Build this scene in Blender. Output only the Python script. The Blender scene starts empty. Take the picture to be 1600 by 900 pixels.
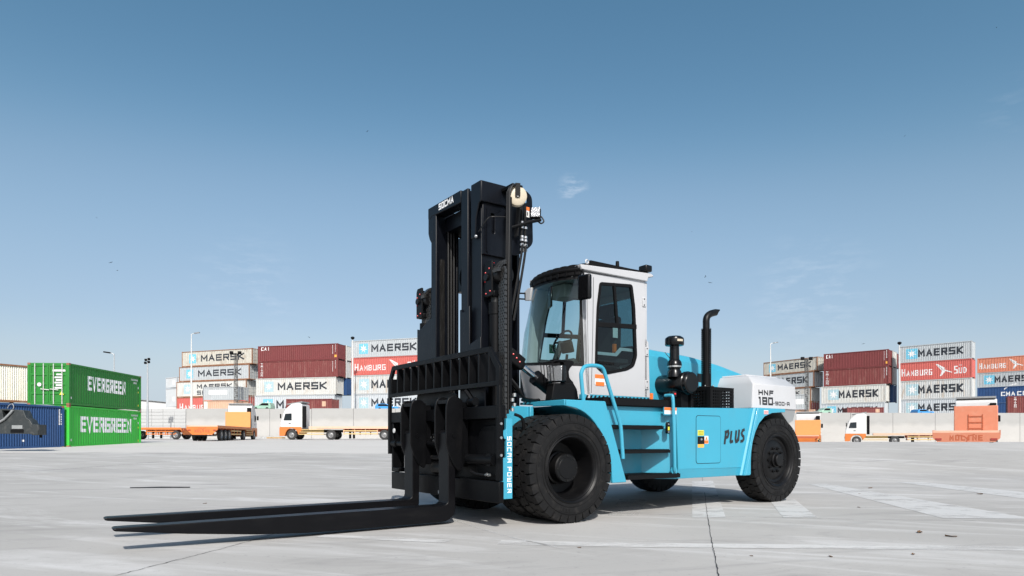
import bpy, bmesh, math, random
from math import sin, cos, pi, radians, atan2, hypot
from mathutils import Vector, Matrix
from mathutils.geometry import tessellate_polygon

random.seed(7)
SC = bpy.context.scene
COL = SC.collection

# ------------------------------------------------------------------ camera
cam_d = bpy.data.cameras.new('camera')
cam_d.sensor_width = 36.0
cam_d.lens = 23.18
cam_d.shift_y = 0.1463
cam_d.clip_start = 0.1
cam_d.clip_end = 6000
cam = bpy.data.objects.new('camera', cam_d)
cam.location = (0, 0, 1.059)
cam.rotation_euler = (radians(90), 0, 0)
COL.objects.link(cam)
SC.camera = cam

# ------------------------------------------------------------------ sky and sun
SUN_EL = radians(41)
SUN_DIR = Vector((0.15, -0.98, 0)).normalized() * cos(SUN_EL) + Vector((0, 0, sin(SUN_EL)))
world = bpy.data.worlds.new('World')
SC.world = world
world.use_nodes = True
nt = world.node_tree
nt.nodes.clear()
w_out = nt.nodes.new('ShaderNodeOutputWorld')
w_bg = nt.nodes.new('ShaderNodeBackground')
w_sky = nt.nodes.new('ShaderNodeTexSky')
w_sky.sky_type = 'NISHITA'
w_sky.sun_disc = False
w_sky.sun_elevation = SUN_EL
w_sky.sun_rotation = atan2(SUN_DIR.x, SUN_DIR.y)
w_sky.altitude = 0
w_sky.air_density = 1.0
w_sky.dust_density = 2.0
w_sky.ozone_density = 1.0
w_bg.inputs[1].default_value = 0.105
# thin cloud wisps: noise kept to three small patches of the sky
w_tc = nt.nodes.new('ShaderNodeTexCoord')
w_noise = nt.nodes.new('ShaderNodeTexNoise')
w_noise.inputs['Scale'].default_value = 34
w_noise.inputs['Detail'].default_value = 6
w_noise.inputs['Roughness'].default_value = 0.62
w_mp = nt.nodes.new('ShaderNodeMapping'); w_mp.inputs['Scale'].default_value = (0.7, 0.7, 2.4)
nt.links.new(w_tc.outputs['Generated'], w_mp.inputs['Vector'])
nt.links.new(w_mp.outputs[0], w_noise.inputs['Vector'])
w_ramp = nt.nodes.new('ShaderNodeMapRange')
w_ramp.inputs['From Min'].default_value = 0.47
w_ramp.inputs['From Max'].default_value = 0.72
nt.links.new(w_noise.outputs['Fac'], w_ramp.inputs['Value'])
acc = None
for (dx, dz, rad, amp) in ((0.092, 0.378, 0.028, 0.50), (-0.40, 0.228, 0.10, 0.14), (0.455, 0.215, 0.11, 0.17), (0.76, 0.50, 0.05, 0.05)):
    d = Vector((dx, 1, dz)).normalized()
    n_d = nt.nodes.new('ShaderNodeVectorMath'); n_d.operation = 'DISTANCE'
    n_d.inputs[1].default_value = d
    nt.links.new(w_tc.outputs['Generated'], n_d.inputs[0])
    n_m = nt.nodes.new('ShaderNodeMapRange'); n_m.interpolation_type = 'SMOOTHSTEP'
    n_m.inputs['From Min'].default_value = rad
    n_m.inputs['From Max'].default_value = 0.0
    n_m.inputs['To Min'].default_value = 0.0
    n_m.inputs['To Max'].default_value = amp
    nt.links.new(n_d.outputs['Value'], n_m.inputs['Value'])
    if acc is None:
        acc = n_m.outputs['Result']
    else:
        a = nt.nodes.new('ShaderNodeMath'); a.operation = 'ADD'
        nt.links.new(acc, a.inputs[0]); nt.links.new(n_m.outputs['Result'], a.inputs[1])
        acc = a.outputs[0]
w_mul = nt.nodes.new('ShaderNodeMath'); w_mul.operation = 'MULTIPLY'
nt.links.new(acc, w_mul.inputs[0]); nt.links.new(w_ramp.outputs['Result'], w_mul.inputs[1])
w_mix = nt.nodes.new('ShaderNodeMix'); w_mix.data_type = 'RGBA'
nt.links.new(w_mul.outputs[0], w_mix.inputs['Factor'])
# the deep blue of a polarised sky: one smooth tone curve per channel for the whole dome
w_s1 = nt.nodes.new('ShaderNodeVectorMath'); w_s1.operation = 'SCALE'; w_s1.inputs['Scale'].default_value = 0.1
w_cv = nt.nodes.new('ShaderNodeRGBCurve')
w_s2 = nt.nodes.new('ShaderNodeVectorMath'); w_s2.operation = 'SCALE'; w_s2.inputs['Scale'].default_value = 10.0
for ci, pts in enumerate((((.117, .075), (.188, .188), (.35, .322), (.6, .55)), ((.185, .170), (.289, .302), (.465, .415), (.7, .62)), ((.31, .281), (.448, .434), (.586, .520), (.8, .70)))):
    cv = w_cv.mapping.curves[ci]
    for p in pts: cv.points.new(*p)
w_cv.mapping.update()
nt.links.new(w_sky.outputs[0], w_s1.inputs[0]); nt.links.new(w_s1.outputs[0], w_cv.inputs['Color'])
nt.links.new(w_cv.outputs[0], w_s2.inputs[0])
# pale haze along the whole horizon
w_sep = nt.nodes.new('ShaderNodeSeparateXYZ'); nt.links.new(w_tc.outputs['Generated'], w_sep.inputs[0])
w_hr = nt.nodes.new('ShaderNodeMapRange'); w_hr.interpolation_type = 'SMOOTHSTEP'
w_hr.inputs['From Min'].default_value = 0.17; w_hr.inputs['From Max'].default_value = 0.01; w_hr.inputs['To Min'].default_value = 0.0; w_hr.inputs['To Max'].default_value = 0.9
nt.links.new(w_sep.outputs['Z'], w_hr.inputs['Value'])
w_hm = nt.nodes.new('ShaderNodeMix'); w_hm.data_type = 'RGBA'
nt.links.new(w_hr.outputs[0], w_hm.inputs['Factor']); nt.links.new(w_s2.outputs[0], w_hm.inputs[6]); w_hm.inputs[7].default_value = (3.85, 4.55, 5.25, 1)
nt.links.new(w_hm.outputs[2], w_mix.inputs[6])
w_mix.inputs[7].default_value = (6.6, 7.0, 7.6, 1)
nt.links.new(w_mix.outputs[2], w_bg.inputs[0])
nt.links.new(w_bg.outputs[0], w_out.inputs[0])

sun_d = bpy.data.lights.new('sun', 'SUN')
sun_d.energy = 3.5
sun_d.angle = radians(0.55)
sun_d.color = (1.0, 0.96, 0.90)
sun = bpy.data.objects.new('sun', sun_d)
sun.rotation_euler = SUN_DIR.to_track_quat('Z', 'Y').to_euler()
sun.location = (0, 0, 60)
COL.objects.link(sun)

SC.view_settings.view_transform = 'Standard'
SC.view_settings.look = 'None'
SC.view_settings.exposure = 0.5
SC.view_settings.gamma = 1.0
SC.view_settings.use_curve_mapping = False

# ------------------------------------------------------------------ materials
def srgb(r, g, b):
    f = lambda c: (c / 255 / 12.92) if c / 255 <= 0.04045 else ((c / 255 + 0.055) / 1.055) ** 2.4
    return (f(r), f(g), f(b))

def mat(name, col, rough=0.5, metal=0.0, var=0.12, scale=3.0, bump=0.0, bscale=40.0, dirt=None, dirt_amt=0.0, dirt_scale=(6, 6, 0.8), coat=0.0, spec=0.5, rvar=0.1):
    m = bpy.data.materials.new(name)
    m.use_nodes = True
    N, L = m.node_tree.nodes, m.node_tree.links
    b = N['Principled BSDF']
    b.inputs['Roughness'].default_value = rough
    b.inputs['Metallic'].default_value = metal
    b.inputs['Specular IOR Level'].default_value = spec
    b.inputs['Coat Weight'].default_value = coat
    b.inputs['Coat Roughness'].default_value = 0.08
    tc = N.new('ShaderNodeTexCoord')
    nz = N.new('ShaderNodeTexNoise')
    nz.inputs['Scale'].default_value = scale
    nz.inputs['Detail'].default_value = 5
    nz.inputs['Roughness'].default_value = 0.6
    L.new(tc.outputs['Object'], nz.inputs['Vector'])
    mx = N.new('ShaderNodeMix'); mx.data_type = 'RGBA'
    mx.inputs[6].default_value = (*[c * (1 - var) for c in col], 1)
    mx.inputs[7].default_value = (*[min(1, c * (1 + var)) for c in col], 1)
    L.new(nz.outputs['Fac'], mx.inputs['Factor'])
    out = mx.outputs[2]
    if dirt is not None:
        mp = N.new('ShaderNodeMapping'); mp.inputs['Scale'].default_value = dirt_scale
        L.new(tc.outputs['Object'], mp.inputs['Vector'])
        n2 = N.new('ShaderNodeTexNoise'); n2.inputs['Scale'].default_value = 1.0; n2.inputs['Detail'].default_value = 6
        n2.inputs['Roughness'].default_value = 0.65
        L.new(mp.outputs[0], n2.inputs['Vector'])
        mr = N.new('ShaderNodeMapRange')
        mr.inputs['From Min'].default_value = 0.52; mr.inputs['From Max'].default_value = 0.78
        mr.inputs['To Max'].default_value = dirt_amt
        L.new(n2.outputs['Fac'], mr.inputs['Value'])
        m2 = N.new('ShaderNodeMix'); m2.data_type = 'RGBA'
        L.new(mr.outputs[0], m2.inputs['Factor'])
        L.new(out, m2.inputs[6]); m2.inputs[7].default_value = (*dirt, 1)
        out = m2.outputs[2]
    L.new(out, b.inputs['Base Color'])
    if rvar:
        r = N.new('ShaderNodeMapRange')
        r.inputs['To Min'].default_value = max(0.02, rough - rvar); r.inputs['To Max'].default_value = min(1, rough + rvar)
        L.new(nz.outputs['Fac'], r.inputs['Value']); L.new(r.outputs[0], b.inputs['Roughness'])
    if bump:
        n3 = N.new('ShaderNodeTexNoise'); n3.inputs['Scale'].default_value = bscale; n3.inputs['Detail'].default_value = 4
        L.new(tc.outputs['Object'], n3.inputs['Vector'])
        bp = N.new('ShaderNodeBump'); bp.inputs['Strength'].default_value = bump; bp.inputs['Distance'].default_value = 0.01
        L.new(n3.outputs['Fac'], bp.inputs['Height']); L.new(bp.outputs[0], b.inputs['Normal'])
    return m

def glass_mat(name, tint, refl=0.10):
    m = bpy.data.materials.new(name); m.use_nodes = True
    N, L = m.node_tree.nodes, m.node_tree.links
    N.remove(N['Principled BSDF'])
    t = N.new('ShaderNodeBsdfTransparent'); t.inputs[0].default_value = (*tint, 1)
    g = N.new('ShaderNodeBsdfGlossy'); g.inputs['Roughness'].default_value = 0.02
    lw = N.new('ShaderNodeLayerWeight'); lw.inputs['Blend'].default_value = 0.5
    pw = N.new('ShaderNodeMath'); pw.operation = 'POWER'; pw.inputs[1].default_value = 4.0
    L.new(lw.outputs['Facing'], pw.inputs[0])
    ad = N.new('ShaderNodeMath'); ad.operation = 'MULTIPLY_ADD'; ad.use_clamp = True; ad.inputs[1].default_value = 0.85; ad.inputs[2].default_value = refl
    L.new(pw.outputs[0], ad.inputs[0])
    mx = N.new('ShaderNodeMixShader')
    L.new(ad.outputs[0], mx.inputs[0]); L.new(t.outputs[0], mx.inputs[1]); L.new(g.outputs[0], mx.inputs[2])
    L.new(mx.outputs[0], N['Material Output'].inputs[0])
    return m

M = {}
M['cyan'] = mat('cyan_paint', (0.040, 0.310, 0.440), 0.40, var=0.06, scale=2, coat=0.25, bump=0.03, bscale=90, rvar=0.06, dirt=(0.085, 0.25, 0.32), dirt_amt=0.30, dirt_scale=(3, 3, 1.2))
M['white'] = mat('white_paint', (0.455, 0.46, 0.47), 0.38, var=0.03, scale=2, coat=0.2, bump=0.02, bscale=80, rvar=0.06, dirt=(0.36, 0.355, 0.34), dirt_amt=0.35, dirt_scale=(3, 3, 1.0))
M['black'] = mat('black_paint', (0.0022, 0.0024, 0.0030), 0.45, var=0.35, scale=5, bump=0.08, bscale=60, spec=0.17, dirt=(0.014, 0.013, 0.013), dirt_amt=0.35, dirt_scale=(5, 5, 1.5), rvar=0.12)
M['mast'] = mat('mast_paint', (0.0022, 0.0031, 0.0056), 0.38, var=0.25, scale=4, bump=0.06, bscale=50, spec=0.26, dirt=(0.010, 0.012, 0.018), dirt_amt=0.3, dirt_scale=(7, 7, 0.6), rvar=0.10)
M['grease'] = mat('greasy_steel', (0.008, 0.0075, 0.007), 0.40, metal=0.0, var=0.6, scale=9, bump=0.25, bscale=60, spec=0.4, dirt=(0.050, 0.050, 0.050), dirt_amt=0.8, dirt_scale=(40, 40, 3.0))
M['chain'] = mat('chain_steel', (0.026, 0.026, 0.026), 0.34, metal=0.0, var=0.6, scale=30, spec=0.6)
M['fork'] = mat('fork_paint', (0.0030, 0.0030, 0.0038), 0.38, var=0.25, scale=5, bump=0.05, bscale=40, spec=0.16, dirt=(0.014, 0.0135, 0.013), dirt_amt=0.4, dirt_scale=(1.5, 9, 9), rvar=0.08)
M['tyre'] = mat('tyre_rubber', (0.0075, 0.0075, 0.0078), 0.66, var=0.3, scale=7, bump=0.15, bscale=90, spec=0.22, dirt=(0.040, 0.037, 0.034), dirt_amt=0.55, dirt_scale=(9, 9, 9))
M['rim'] = mat('rim_paint', (0.0036, 0.0036, 0.004), 0.42, var=0.3, scale=6, bump=0.05, spec=0.25, dirt=(0.018, 0.016, 0.015), dirt_amt=0.3, dirt_scale=(8, 8, 8))
M['plastic'] = mat('black_plastic', (0.0035, 0.0035, 0.004), 0.26, var=0.2, coat=0.0, spec=0.32, rvar=0.05)
M['matte'] = mat('matte_black', (0.0042, 0.0042, 0.0046), 0.62, var=0.3, bump=0.1, spec=0.16)
M['rubber'] = mat('hose_rubber', (0.004, 0.004, 0.0044), 0.5, var=0.2, spec=0.35)
M['chrome'] = mat('chrome_rod', (0.62, 0.66, 0.70), 0.12, metal=1.0, var=0.05, rvar=0.04)
M['steel'] = mat('bright_steel', (0.55, 0.55, 0.54), 0.3, metal=0.9, var=0.15)
M['cream'] = mat('cream_nylon', (0.50, 0.44, 0.33), 0.45, var=0.08)
M['letter_w'] = mat('white_letter', (0.86, 0.86, 0.85), 0.5, var=0.04)
M['letter_k'] = mat('black_letter', (0.018, 0.018, 0.02), 0.5, var=0.1)
M['orange_decal'] = mat('orange_decal', (0.75, 0.17, 0.03), 0.5, var=0.05)
M['yellow_decal'] = mat('yellow_decal', (0.62, 0.60, 0.06), 0.5, var=0.05)
M['amber_decal'] = mat('amber_decal', (0.80, 0.40, 0.06), 0.5, var=0.05)
M['red'] = mat('red_plastic', (0.60, 0.025, 0.03), 0.35, var=0.1)
M['green_sign'] = mat('exit_sign', (0.01, 0.22, 0.09), 0.5, var=0.05)
M['glass'] = glass_mat('cab_glass', (0.68, 0.83, 0.83), 0.06)
M['glass_dark'] = glass_mat('tinted_glass', (0.42, 0.58, 0.60), 0.05)
M['lamp_glass'] = mat('lamp_lens', (0.30, 0.31, 0.32), 0.18, metal=0.4, var=0.5, scale=60, bump=0.5, bscale=70)
M['seat'] = mat('seat_fabric', (0.008, 0.0085, 0.009), 0.8, var=0.3, bump=0.2)
M['inner'] = mat('cab_trim', (0.016, 0.018, 0.019), 0.7, var=0.15)
M['liner'] = mat('head_liner', (0.28, 0.29, 0.28), 0.8, var=0.1)
M['grey'] = mat('grey_metal', (0.30, 0.31, 0.31), 0.45, metal=0.3, var=0.15)

# ------------------------------------------------------------------ mesh helpers
class MB:
    def __init__(self):
        self.v = []; self.f = []
    def add(self, pts, faces):
        o = len(self.v)
        self.v += [tuple(p) for p in pts]
        self.f += [tuple(i + o for i in f) for f in faces]
        return self
    def quad(self, a, b, c, d):
        return self.add((a, b, c, d), ((0, 1, 2, 3),))
    def box(self, x0, x1, y0, y1, z0, z1):
        p = [(x, y, z) for x in (x0, x1) for y in (y0, y1) for z in (z0, z1)]
        return self.add(p, ((0, 1, 3, 2), (4, 6, 7, 5), (0, 4, 5, 1), (2, 3, 7, 6), (0, 2, 6, 4), (1, 5, 7, 3)))
    def obox(self, c, ax, ay, az, sx, sy, sz):
        c, ax, ay, az = Vector(c), Vector(ax).normalized(), Vector(ay).normalized(), Vector(az).normalized()
        p = [c + ax * (i * sx / 2) + ay * (j * sy / 2) + az * (k * sz / 2) for i in (-1, 1) for j in (-1, 1) for k in (-1, 1)]
        return self.add(p, ((0, 1, 3, 2), (4, 6, 7, 5), (0, 4, 5, 1), (2, 3, 7, 6), (0, 2, 6, 4), (1, 5, 7, 3)))
    def prism(self, pts, axis, a, b, holes=()):
        """pts 2D, extruded along axis ('x': pts are (y,z); 'y': (x,z); 'z': (x,y)) from a to b."""
        def P(p, t):
            return {'x': (t, p[0], p[1]), 'y': (p[0], t, p[1]), 'z': (p[0], p[1], t)}[axis]
        loops = [list(pts)] + [list(h) for h in holes]
        flat = [p for l in loops for p in l]
        n = len(flat)
        faces = []
        if holes:
            tris = tessellate_polygon([[Vector((p[0], p[1], 0)) for p in l] for l in loops])
            for t in tris:
                faces.append(tuple(t)); faces.append(tuple(i + n for i in reversed(t)))
        else:
            faces.append(tuple(range(n))); faces.append(tuple(reversed(range(n, 2 * n))))
        o = 0
        for l in loops:
            k = len(l)
            for i in range(k):
                j = (i + 1) % k
                faces.append((o + i, o + j, o + j + n, o + i + n))
            o += k
        return self.add([P(p, a) for p in flat] + [P(p, b) for p in flat], faces)
    def lathe(self, prof, c, axis, seg=24, closed=False, caps=True):
        """prof: list of (along, radius) about the axis vector through c."""
        c = Vector(c); ax = Vector(axis).normalized()
        t = Vector((0, 0, 1)) if abs(ax.z) < 0.9 else Vector((1, 0, 0))
        e1 = ax.cross(t).normalized(); e2 = ax.cross(e1)
        pts = []
        for (s, r) in prof:
            for k in range(seg):
                a = 2 * pi * k / seg
                pts.append(c + ax * s + (e1 * cos(a) + e2 * sin(a)) * r)
        fs = []
        n = len(prof)
        for i in range(n if closed else n - 1):
            i2 = (i + 1) % n
            for k in range(seg):
                k2 = (k + 1) % seg
                fs.append((i * seg + k, i * seg + k2, i2 * seg + k2, i2 * seg + k))
        if not closed and caps:
            fs.append(tuple(range(seg))); fs.append(tuple(reversed(range((n - 1) * seg, n * seg))))
        return self.add(pts, fs)
    def cyl(self, p0, p1, r0, r1=None, seg=16):
        p0, p1 = Vector(p0), Vector(p1)
        r1 = r0 if r1 is None else r1
        return self.lathe([(0, r0), ((p1 - p0).length, r1)], p0, p1 - p0, seg)
    def tube(self, path, r, seg=8):
        P = [Vector(p) for p in path]
        n = len(P)
        pts = []; prev = None
        for i in range(n):
            d = (P[min(i + 1, n - 1)] - P[max(i - 1, 0)]).normalized()
            if prev is None:
                t = Vector((0, 0, 1)) if abs(d.z) < 0.9 else Vector((1, 0, 0))
                e1 = d.cross(t).normalized()
            else:
                e1 = (prev - d * prev.dot(d)).normalized()
            prev = e1
            e2 = d.cross(e1)
            for k in range(seg):
                a = 2 * pi * k / seg
                pts.append(P[i] + (e1 * cos(a) + e2 * sin(a)) * r)
        fs = [(i * seg + k, i * seg + (k + 1) % seg, (i + 1) * seg + (k + 1) % seg, (i + 1) * seg + k) for i in range(n - 1) for k in range(seg)]
        fs.append(tuple(range(seg))); fs.append(tuple(reversed(range((n - 1) * seg, n * seg))))
        return self.add(pts, fs)
    def sphere(self, c, r, seg=12, rings=7, sz=1.0):
        prof = [(-r * sz * cos(pi * i / rings), max(1e-4, r * sin(pi * i / rings))) for i in range(rings + 1)]
        return self.lathe(prof, c, (0, 0, 1), seg)
    def mesh(self, name, m, smooth=35):
        me = bpy.data.meshes.new(name)
        me.from_pydata(self.v, [], self.f)
        bm = bmesh.new(); bm.from_mesh(me)
        bmesh.ops.recalc_face_normals(bm, faces=bm.faces)
        bm.to_mesh(me); bm.free()
        if m is not None:
            me.materials.append(m)
        if smooth:
            me.polygons.foreach_set('use_smooth', [True] * len(me.polygons))
            me.set_sharp_from_angle(angle=radians(smooth))
        return me
    def build(self, name, m, parent=None, bevel=0.0, smooth=35, seg=2):
        me = self.mesh(name, M[m] if isinstance(m, str) else m, smooth)
        o = bpy.data.objects.new(name, me)
        COL.objects.link(o)
        if parent is not None:
            o.parent = parent
        if bevel:
            b = o.modifiers.new('bevel', 'BEVEL')
            b.width = bevel; b.segments = seg; b.limit_method = 'ANGLE'; b.angle_limit = radians(40)
            b.harden_normals = False
        return o

def tag(o, label=None, cat=None, group=None, kind=None):
    if label: o['label'] = label
    if cat: o['category'] = cat
    if group: o['group'] = group
    if kind: o['kind'] = kind
    return o

def empty(name, loc, rz=0, scale=1):
    o = bpy.data.objects.new(name, None)
    o.location = loc; o.rotation_euler = (0, 0, rz); o.scale = (scale,) * 3
    o.empty_display_size = 0.3
    COL.objects.link(o)
    return o

def smoothpath(pts, n=6):
    """Catmull-Rom through the points."""
    P = [Vector(p) for p in pts]
    out = []
    for i in range(len(P) - 1):
        p0, p1, p2, p3 = P[max(i - 1, 0)], P[i], P[i + 1], P[min(i + 2, len(P) - 1)]
        for k in range(n):
            t = k / n
            out.append(0.5 * ((2 * p1) + (p2 - p0) * t + (2 * p0 - 5 * p1 + 4 * p2 - p3) * t * t + (3 * p1 - p0 - 3 * p2 + p3) * t ** 3))
    out.append(P[-1])
    return out

def roundrect(x0, x1, y0, y1, r, n=5):
    out = []
    for (cx, cy, a0) in ((x1 - r, y1 - r, 0), (x0 + r, y1 - r, pi / 2), (x0 + r, y0 + r, pi), (x1 - r, y0 + r, 3 * pi / 2)):
        for k in range(n + 1):
            a = a0 + pi / 2 * k / n
            out.append((cx + r * cos(a), cy + r * sin(a)))
    return out

def roundpoly(pts, r, n=4):
    """A polygon with rounded corners."""
    out = []
    k = len(pts)
    for i in range(k):
        p, a, b = Vector(pts[i]), Vector(pts[i - 1]), Vector(pts[(i + 1) % k])
        da, db = (a - p), (b - p)
        ra = min(r, da.length * 0.45); rb = min(r, db.length * 0.45)
        s, e = p + da.normalized() * ra, p + db.normalized() * rb
        for j in range(n + 1):
            t = j / n
            q = s * (1 - t) ** 2 + p * 2 * t * (1 - t) + e * t * t
            out.append((q.x, q.y))
    return out

# ------------------------------------------------------------------ lettering: strokes turned into ribbons
GL = {
 'A': [[(0, 0), (.5, 1), (1, 0)], [(.2, .33), (.8, .33)]],
 'B': [[(0, 0), (0, 1), (.8, 1), (.95, .78), (.8, .53), (0, .53)], [(.8, .53), (1, .28), (.85, 0), (0, 0)]],
 'C': [[(1, 1), (0, 1), (0, 0), (1, 0)]],
 'D': [[(0, 0), (0, 1), (.7, 1), (1, .75), (1, .25), (.7, 0), (0, 0)]],
 'E': [[(1, 1), (0, 1), (0, 0), (1, 0)], [(0, .52), (.9, .52)]],
 'F': [[(1, 1), (0, 1), (0, 0)], [(0, .5), (.85, .5)]],
 'G': [[(1, 1), (0, 1), (0, 0), (1, 0), (1, .5), (.55, .5)]],
 'H': [[(0, 0), (0, 1)], [(1, 0), (1, 1)], [(0, .5), (1, .5)]],
 'I': [[(.5, 0), (.5, 1)]],
 'K': [[(0, 0), (0, 1)], [(1, 1), (.12, .5), (1, 0)]],
 'L': [[(0, 1), (0, 0), (1, 0)]],
 'M': [[(0, 0), (0, 1), (.5, .3), (1, 1), (1, 0)]],
 'N': [[(0, 0), (0, 1), (1, 0), (1, 1)]],
 'O': [[(0, 0), (0, 1), (1, 1), (1, 0), (0, 0)]],
 'P': [[(0, 0), (0, 1), (1, 1), (1, .48), (0, .48)]],
 'R': [[(0, 0), (0, 1), (1, 1), (1, .48), (0, .48)], [(.5, .48), (1, 0)]],
 'S': [[(1, 1), (0, 1), (0, .5), (1, .5), (1, 0), (0, 0)]],
 'T': [[(0, 1), (1, 1)], [(.5, 1), (.5, 0)]],
 'U': [[(0, 1), (0, 0), (1, 0), (1, 1)]],
 'V': [[(0, 1), (.5, 0), (1, 1)]],
 'W': [[(0, 1), (0, 0), (1, 0), (1, 1)], [(.5, 0), (.5, .8)]],
 'X': [[(0, 0), (1, 1)], [(0, 1), (1, 0)]],
 'Y': [[(0, 1), (.5, .5), (1, 1)], [(.5, .5), (.5, 0)]],
 '0': [[(0, 0), (0, 1), (1, 1), (1, 0), (0, 0)]],
 '1': [[(.1, 1), (.6, 1), (.6, 0)]],
 '2': [[(0, 1), (1, 1), (1, .5), (0, .5), (0, 0), (1, 0)]],
 '4': [[(0, 1), (0, .5), (1, .5)], [(1, 1), (1, 0)]],
 '5': [[(1, 1), (0, 1), (0, .5), (1, .5), (1, 0), (0, 0)]],
 '7': [[(0, 1), (1, 1), (.4, 0)]],
 '8': [[(0, 0), (0, 1), (1, 1), (1, 0), (0, 0)], [(0, .5), (1, .5)]],
 '9': [[(1, .5), (0, .5), (0, 1), (1, 1), (1, 0), (0, 0)]],
 '-': [[(.1, .5), (.9, .5)]],
}
GL_SQ = dict(GL)   # square letters of a technical face
GL_SQ['A'] = [[(0, 0), (0, 1), (1, 1), (1, 0)], [(0, .42), (1, .42)]]
GL_SQ['M'] = [[(0, 0), (0, 1), (1, 1), (1, 0)], [(.5, 1), (.5, .35)]]
GL_SQ['R'] = [[(0, 0), (0, 1), (1, 1), (1, .45), (0, .45)], [(.6, .45), (1, 0)]]
GL_SQ['N'] = [[(0, 0), (0, 1), (.85, 0), (1, 0), (1, 1)]]

def ribbon(path, w, cap=True):
    """Mitred ribbon quads along a 2D polyline."""
    P = [Vector(p) for p in path]
    closed = (P[0] - P[-1]).length < 1e-6
    if closed: P = P[:-1]
    n = len(P)
    L, R = [], []
    for i in range(n):
        if closed or 0 < i < n - 1:
            d1 = (P[i] - P[i - 1]).normalized(); d2 = (P[(i + 1) % n] - P[i]).normalized()
        elif i == 0:
            d1 = d2 = (P[1] - P[0]).normalized()
        else:
            d1 = d2 = (P[-1] - P[-2]).normalized()
        n1 = Vector((-d1.y, d1.x)); n2 = Vector((-d2.y, d2.x))
        mt = (n1 + n2)
        mt = mt.normalized() if mt.length > 1e-4 else n1
        s = min(2.0, 1 / max(0.35, mt.dot(n1)))
        L.append(P[i] + mt * (w / 2 * s)); R.append(P[i] - mt * (w / 2 * s))
    q = []
    for i in range(n if closed else n - 1):
        j = (i + 1) % n
        q.append([tuple(L[i]), tuple(R[i]), tuple(R[j]), tuple(L[j])])
    return q

def letters(text, h, lw, gap, sw, glyphs=GL, shear=0.0, space=0.6, narrow=None):
    """[(quad, layer)] in 2D with the baseline at 0; each glyph's strokes lie inside lw x h."""
    x = 0; out = []
    for ch in text:
        if ch == ' ':
            x += lw * space; continue
        w = lw
        if narrow and ch in narrow: w = lw * narrow[ch]
        for li, st in enumerate(glyphs[ch]):
            pth = [(x + sw / 2 + p[0] * (w - sw), sw / 2 + p[1] * (h - sw)) for p in st]
            # butt ends run on to the glyph's box where the stroke ends on a vertical or horizontal edge
            a, b = Vector(pth[0]), Vector(pth[1])
            if (a - Vector(pth[-1])).length > 1e-6:
                e0 = a + (a - b).normalized() * sw / 2
                c, d = Vector(pth[-1]), Vector(pth[-2])
                e1 = c + (c - d).normalized() * sw / 2
                pth[0] = tuple(e0); pth[-1] = tuple(e1)
            for q in ribbon(pth, sw):
                out.append(([(p[0] + shear * p[1], p[1]) for p in q], li))
        x += w + gap
    return out, x - gap

def text_mb(quads, fn, thick=0.0015):
    """Lay 2D quads on a surface: fn(a, b, lift) -> 3D point; every stroke a hair above the one before."""
    mb = MB()
    for q, li in quads:
        lift = thick * (1 + li)
        mb.add([fn(p[0], p[1], lift) for p in q], ((0, 1, 2, 3),))
    return mb

def starpoly(c, r, r2, n=7, rot=pi / 2):
    return [(c[0] + (r if k % 2 == 0 else r2) * cos(rot + pi * k / n), c[1] + (r if k % 2 == 0 else r2) * sin(rot + pi * k / n)) for k in range(2 * n)]

# ------------------------------------------------------------------ ground
def interp(tab, x):
    if x <= tab[0][0]: return tab[0][1]
    for (a, za), (b, zb) in zip(tab, tab[1:]):
        if x <= b:
            t = (x - a) / (b - a)
            return za + (zb - za) * t
    return tab[-1][1]
PROF_L = [(0, 0), (16, 0), (20, .075), (27, .235), (34, .38), (40, .50), (50, .70), (60, .80), (80, .94), (86, .98), (120, 1.0)]
PROF_R = [(0, 0), (16, 0), (17, .08), (18.5, .25), (20, .42), (23, .72), (24.5, .86), (25.5, .90), (26.5, .86), (28, .50), (30, .17), (32, .15), (120, .15)]
def ground_z(x, y):
    if y <= 0: return 0.0
    t = x / max(y, 1)
    s = min(1, max(0, (t - 0.10) / 0.18)); s = s * s * (3 - 2 * s)
    return interp(PROF_L, y) * (1 - s) + interp(PROF_R, y) * s

mb = MB()
rows = [-400, -120, -40, -15, -5, 0, 3, 6, 9, 12, 14, 15, 16, 17, 18.5, 20, 21, 22, 23, 24, 25, 25.5, 26, 26.5, 27, 28, 29, 30, 32, 34, 35.5, 37, 38.5, 40, 43, 46, 50, 54, 60, 66, 72, 80, 86, 95, 110, 150, 250, 500, 1000, 2500]
ts = [-30, -12, -6, -3, -2, -1.5] + [-1.2 + 0.06 * i for i in range(41)] + [1.5, 2, 3, 6, 12, 30]
for y in rows:
    for t in ts:
        x = t * max(y, 14)
        mb.v.append((x, y, ground_z(x, y)))
nc = len(ts)
for i in range(len(rows) - 1):
    for j in range(nc - 1):
        mb.f.append((i * nc + j, i * nc + j + 1, (i + 1) * nc + j + 1, (i + 1) * nc + j))

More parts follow.
